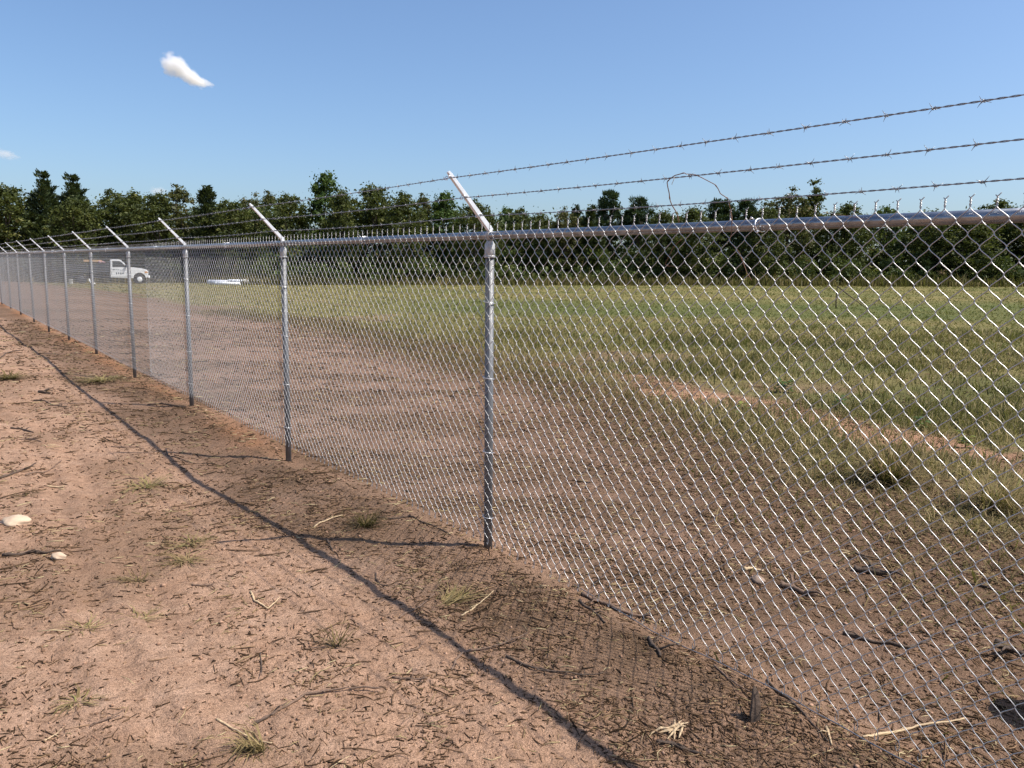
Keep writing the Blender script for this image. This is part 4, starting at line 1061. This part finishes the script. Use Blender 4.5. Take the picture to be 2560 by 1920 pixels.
def thicket():
    parts = []
    # front bushes, deeper bushes, and a back row that closes the woods
    for n, d0, d1, h0, h1, per, size, cr, gap in ((620, 0, 2.0, .25, 2.6, 70, .20, .55, .30), (760, 1.6, 5.0, .6, 4.6, 70, .23, .72, .24), (700, 5.0, 12, .5, 5.6, 46, .42, 1.1, 0)):
        cx = rng.uniform(-62, 62, n); dy = rng.uniform(d0, d1, n)
        hn = fbm(cx * .28 + d0, dy * .3, 131, 3)
        k = fbm(cx * .5, dy * .5 + d0 * 3, 133, 2) > gap
        cx, dy, hn = cx[k], dy[k], hn[k]
        cy = edge_y(cx) + dy
        top = h0 + (h1 - h0) * np.clip(hn * 1.5 - .2, .15, 1) * (.65 + .35 * smooth(d0, d1, dy))
        cz = height(cx, cy) + .15 + rng.random(len(cx)) ** .8 * top
        C = np.repeat(np.stack([cx, cy, cz], 1), per, 0); d = sphere_dirs(len(C))
        P = C + d * (cr * np.repeat(np.exp(rng.normal(0, .25, len(cx))), per) * rng.random(len(C)) ** .4)[:, None] * np.array([1, 1, .75])
        P[:, 2] = np.maximum(P[:, 2], height(P[:, 0], P[:, 1]) + .03)
        V, F = leaf_quads(P, d * .6 + rng.normal(0, .7, d.shape), size)
        tone = np.clip(np.repeat(rng.normal(.42, .2, len(cx)), per) + rng.normal(0, .15, len(C)), 0, 1)
        parts.append((V, [F], np.repeat(tone, 4)))
    # the mass of the woods behind the edge trees, a little lower than their tops
    tx = np.array(sorted((q[0], q[2]) for q in TREES)); n, per = 2300, 50
    cx = rng.uniform(-62, 62, n); cy = edge_y(cx) + rng.uniform(5, 11, n)
    top = np.interp(cx, tx[:, 0], np.minimum(tx[:, 1], 7.4)) * .86
    cz = height(cx, cy) + 1.6 + (top - 1.6) * rng.random(n) ** .7
    C = np.repeat(np.stack([cx, cy, cz], 1), per, 0); d = sphere_dirs(len(C))
    P = C + d * (1.0 * np.abs(rng.normal(0, .6, len(C))))[:, None]
    V, F = leaf_quads(P, d * .6 + rng.normal(0, .7, d.shape), .24)
    parts.append((V, [F], np.repeat(np.clip(np.repeat(rng.normal(.35, .18, n), per) + rng.normal(0, .12, len(C)), 0, .9), 4)))
    stuff('undergrowth', 'dense dark green undergrowth filling the edge of the woods', parts, M['leaf_thicket'])
thicket()
n = 26000
x = rng.uniform(-60, 60, n); y = edge_y(x) + rng.normal(-.6, .7, n); w = smooth(.35, .6, fbm(x * .4, y * .2, 141, 3)); x, y = keep(x, y, .25 + .75 * w)
tone = .45 + .5 * (fbm(x * .6, y * .3, 143, 2) - .5)
stuff('edge_weeds', 'tall yellow green weeds where the field meets the woods', [blades(x, y, .42 + .35 * fbm(x * .5, y * .5, 145, 2), .06, .35, 2, tone)], M['grass'])

# ---------------------------------------------------------------- white work truck inside the fence
def truck(x, y, rz):
    t = empty('work_truck', (x, y, float(height(x, y))), rz)
    tag(t, 'white pickup cab work truck with dark flatbed parked by the woods', 'truck')
    arch = [(2.27 + .50 * math.cos(a), .42 + .50 * math.sin(a)) for a in np.linspace(math.pi * .97, .03 * math.pi, 12)]
    prof = [(0, .52), (.02, 1.25), (.05, 1.92), (.16, 1.97), (.72, 1.97), (.88, 1.92), (1.40, 1.40), (1.62, 1.37), (2.5, 1.27), (2.90, 1.16), (2.98, 1.0), (2.98, .62), (2.86, .56)]
    body = MB().prism(prof + list(reversed(arch)) , -.92, .92)
    body.build('body', M['white_paint'], t, False, .03, 2)
    for sy in (-1, 1):
        yy = .925 * sy
        d = MB().prism([(.10, .60), (.12, 1.30), (1.42, 1.30), (1.40, .60)], yy, yy + .016 * sy).build('door', M['white_paint'], t, False, .004)
        MB().prism([(.20, 1.36), (.21, 1.84), (.74, 1.84), (.86, 1.78), (1.26, 1.38)], yy, yy + .012 * sy).build('side_window', M['glass'], t)
        MB().box((.20, min(yy, yy + .05 * sy), 1.16), (.36, max(yy, yy + .05 * sy), 1.19)).build('handle', M['dark_steel'], d)
        mir = MB().box((1.22, min(yy, yy + .20 * sy), 1.36), (1.30, max(yy, yy + .20 * sy), 1.62)).build('mirror', M['dark_steel'], t, False, .01)
        MB().box((2.80, min(.58 * sy, .90 * sy), .86), (2.995, max(.58 * sy, .90 * sy), 1.06)).build('headlight', M['lamp'], t, False, .01)
        MB().box((2.70, min(.90 * sy, .935 * sy), .90), (2.92, max(.90 * sy, .935 * sy), 1.04)).build('marker_lamp', M['amber'], t, False, .006)
        if sy < 0:
            # worn lettering on the door: too small in the photograph to read, so strokes of the same size only
            letter = MB(); xx = .30
            for k in range(5):
                h_ = random.uniform(.12, .17)
                letter.box((xx, yy - .022, 1.02), (xx + .028, yy - .0165, 1.02 + h_))
                letter.box((xx, yy - .022, 1.0 + h_), (xx + .10, yy - .0165, 1.025 + h_))
                if k % 2: letter.box((xx + .08, yy - .022, 1.02), (xx + .105, yy - .0165, 1.02 + h_ * .9))
                xx += .155
            for k in range(4):
                letter.box((.42 + .17 * k, yy - .022, .78 + .03 * (k % 2)), (.53 + .17 * k, yy - .0165, .93))
            letter.build('lettering', M['letter'], d)
    MB().box((2.93, -.93, .50), (3.12, .93, .72)).build('front_bumper', M['white_paint'], t, False, .03, 2)
    MB().box((2.97, -.56, .80), (3.0, .56, 1.08)).build('grille', M['dark_steel'], t)
    MB().add([(.90, -.80, 1.90), (.90, .80, 1.90), (1.40, .86, 1.415), (1.40, -.86, 1.415), (.92, -.80, 1.915), (.92, .80, 1.915), (1.43, .86, 1.42), (1.43, -.86, 1.42)],
             [(0, 1, 2, 3), (4, 7, 6, 5), (0, 4, 5, 1), (1, 5, 6, 2), (2, 6, 7, 3), (3, 7, 4, 0)]).build('windscreen', M['glass'], t)
    MB().box((-3.4, -.42, .48), (2.0, .42, .62)).build('chassis', M['dark_steel'], t)
    bed = MB().box((-3.5, -1.05, .92), (-.10, 1.05, 1.02)).build('flatbed', M['dark_steel'], t, False, .01)
    for sy in (-1, 1):
        for k in range(3):
            MB().box((-3.46, min(1.0 * sy, 1.04 * sy), 1.08 + .17 * k), (-.14, max(1.0 * sy, 1.04 * sy), 1.19 + .17 * k)).build('side_board', M['dark_steel'], bed)
        for k in range(5):
            MB().box((-3.44 + .8 * k, min(.955 * sy, .995 * sy), 1.02), (-3.38 + .8 * k, max(.955 * sy, .995 * sy), 1.62)).build('stake', M['dark_steel'], bed)
    MB().box((-.16, -1.0, 1.02), (-.10, 1.0, 1.72)).build('headboard', M['dark_steel'], bed)
    for wx, ys in ((2.27, .80), (-2.2, .80)):
        for sy in (-1, 1):
            w = MB().tube([(wx, sy * (ys - .14), .39), (wx, sy * (ys - .12), .39), (wx, sy * (ys + .10), .39), (wx, sy * (ys + .12), .39)], [.355, .39, .39, .355], 24).build('tyre', M['rubber'], t, True)
            MB().tube([(wx, sy * (ys + .05), .39), (wx, sy * (ys + .115), .39), (wx, sy * (ys + .135), .39)], [.23, .23, .15], 20).build('rim', M['white_paint' if wx > 0 else 'dark_steel'], w, True)
    MB().box((-3.46, -.9, .60), (-3.40, .9, .86)).build('rear_bumper', M['dark_steel'], t)
    return t
TX, TY, TRZ = -31.5, 63.0, math.radians(29)
tk = truck(TX, TY, TRZ); tk.scale = (.90, .95, .96)
tz = float(height(TX, TY))
# what lies on the flatbed
o = MB()
for k in range(5): o.box((-.62, -.34 + .14 * k, 1.66 + .0), (.62, -.21 + .14 * k, 1.80 + .02 * (k % 2)))
o = o.build('lumber_bundle', M['lumber'], None, False, .006, loc=(TX - 1.15 * math.cos(TRZ), TY - 1.15 * math.sin(TRZ), tz)); o.rotation_euler = (0, 0, TRZ)
tag(o, 'bundle of tan lumber laid across the dark truck bed', 'lumber')
o = MB().tube([(-.28, -.5, 1.66), (-.2, 0, 1.70), (.1, .5, 1.62)], [.10, .14, .09], 8).build('rolled_tarp', M['pink'], None, True, loc=(TX - .42 * math.cos(TRZ), TY - .42 * math.sin(TRZ), tz)); o.rotation_euler = (0, 0, TRZ)
tag(o, 'faded pinkish rolled tarp behind the truck cab', 'tarp')

# white pipes by the edge of the woods
def pipe(x, y, L, r, rz, mat, label, z=0.0):
    mb = MB(); n = 24
    for k in range(n):
        a, b = 2 * math.pi * k / n, 2 * math.pi * (k + 1) / n
    ro, ri = r, r * .9
    v, f = [], []
    for xx in (-L / 2, L / 2):
        for rr_ in (ro, ri):
            v += [(xx, rr_ * math.cos(2 * math.pi * k / n), r + rr_ * math.sin(2 * math.pi * k / n)) for k in range(n)]
    for k in range(n):
        q = (k + 1) % n
        f += [(k, q, 2 * n + q, 2 * n + k), (n + q, n + k, 3 * n + k, 3 * n + q), (q, k, n + k, n + q), (2 * n + k, 2 * n + q, 3 * n + q, 3 * n + k)]
    mb.add(v, f)
    t = empty('white_pipe', (x, y, float(height(x, y)) + z), rz); tag(t, label, 'pipe')
    mb.build('barrel', M[mat], t, True)
    for xx in np.arange(-L / 2 + .12, L / 2 - .05, .28): MB().tube([(xx - .03, 0, r), (xx - .015, 0, r), (xx + .015, 0, r), (xx + .03, 0, r)], [r * 1.001, r * 1.05, r * 1.05, r * 1.001], 24, False).build('rib', M[mat], t, True)
pipe(-20.2, 60.4, 2.3, .20, math.radians(-3), 'white_plastic', 'bright white ribbed pipe lying at the far edge of the field')
pipe(-22.0, 60.1, 1.5, .185, math.radians(-1), 'grey_plastic', 'greyish pipe end to end with the bright white pipe')
pipe(-21.1, 59.5, 1.9, .11, math.radians(-2), 'white_plastic', 'low thin white pipe in front of the other two pipes')

def lathe(mb, prof, sides=20):
    return mb.tube([(0, 0, z) for r_, z in prof], [r_ for r_, z in prof], sides)
bx, by = -33.2, 60.5
t = empty('white_bucket', (bx, by, float(height(bx, by)))); tag(t, 'small white bucket on the ground behind the truck', 'bucket')
lathe(MB(), [(.12, 0), (.125, .02), (.145, .34), (.155, .345), (.155, .37)]).build('pail', M['white_plastic'], t, True)
MB().tube([(.155 * math.cos(a), 0, .36 + .12 * math.sin(a)) for a in np.linspace(0, math.pi, 10)], .005, 5).build('handle', M['dark_steel'], t, True)
hx, hy = -31.7, 60.5
o = MB().tube([(-.12, 0, .42), (-.10, 0, .25), (-.03, 0, .12), (.10, 0, .07), (.30, 0, .06)], .05, 8).build('bent_pipe', M['white_plastic'], None, True, loc=(hx, hy, float(height(hx, hy))))
tag(o, 'short bent white pipe elbow lying between bucket and truck', 'pipe elbow')

# unseen stand-in pail added past the right edge to cast the shadow there
bx, by = 2.20, 2.70
t = empty('shadow_caster_bucket', (bx, by, float(height(bx, by)))); tag(t, 'stand-in black bucket added out of view to cast the shadow at the right edge', 'bucket')
lathe(MB(), [(.105, -.01), (.11, .02), (.128, .36), (.137, .365), (.137, .40), (.128, .40)]).build('pail', M['black_plastic'], t, True)
MB().tube([(.137 * math.cos(a), .137 * math.sin(a) * .3, .385 - .10 * math.sin(a)) for a in np.linspace(0, math.pi, 10)], .003, 5).build('handle', M['dark_steel'], t, True)

# ---------------------------------------------------------------- small clouds
def cloud_material(name, dens):
    m, nt, out = new_mat(name)
    tc = nt.nodes.new('ShaderNodeTexCoord').outputs['Object']
    v = N(nt, 'ShaderNodeVolumePrincipled', Anisotropy=.2)
    v.inputs['Color'].default_value = (1, 1, 1, 1)
    nz = noise(nt, 1.9, 6, .62, tc)
    ln = N(nt, 'ShaderNodeVectorMath', operation='LENGTH'); nt.links.new(tc, ln.inputs[0])
    fall = math_node(nt, 'SUBTRACT', 1.0, ln.outputs['Value'], True)
    d = math_node(nt, 'ADD', fall, math_node(nt, 'MULTIPLY', math_node(nt, 'SUBTRACT', nz, .56), 1.9))
    d = math_node(nt, 'MULTIPLY', math_node(nt, 'MULTIPLY', d, dens, False), 1.0)
    d = math_node(nt, 'MAXIMUM', d, 0.0)
    nt.links.new(d, v.inputs['Density'])
    nt.links.new(v.outputs['Volume'], out.inputs['Volume'])
    return m
def cloud(name, label, puffs, dens):
    """puffs: (direction from the site, size across / up, tilt)"""
    D0 = 1500.0
    t = empty(name, tuple(Vector(puffs[0][0]) * D0)); tag(t, label, 'cloud')
    for d, sx, sz, tilt in puffs:
        bm = bmesh.new(); bmesh.ops.create_icosphere(bm, subdivisions=3, radius=1)
        me = bpy.data.meshes.new('puff'); bm.to_mesh(me); bm.free()
        me.materials.append(cloud_material('cloud_vapour', dens))
        o = obj('puff', me, t); p = Vector(d) * D0 - Vector(puffs[0][0]) * D0
        o.location = p; o.scale = (sx, (sx + sz) / 2, sz); o.rotation_euler = (0, tilt, -math.atan2(d[0], d[1]))
cloud('cloud', 'small bright wispy cloud alone in the blue sky', [((-.3692, .9028, .2165), 25, 21, math.radians(20)), ((-.3575, .9096, .2085), 33, 14, math.radians(36)), ((-.3482, .9151, .2030), 26, 8, math.radians(14))], .22)
cloud('cloud', 'faint tiny cloud low over the trees beside the round tree', [((-.3978, .9136, .0843), 17, 9, 0)], .07)
cloud('cloud', 'faint cloud wisp at the left edge of the sky', [((-.5231, .8447, .1131), 22, 9, math.radians(15))], .06)
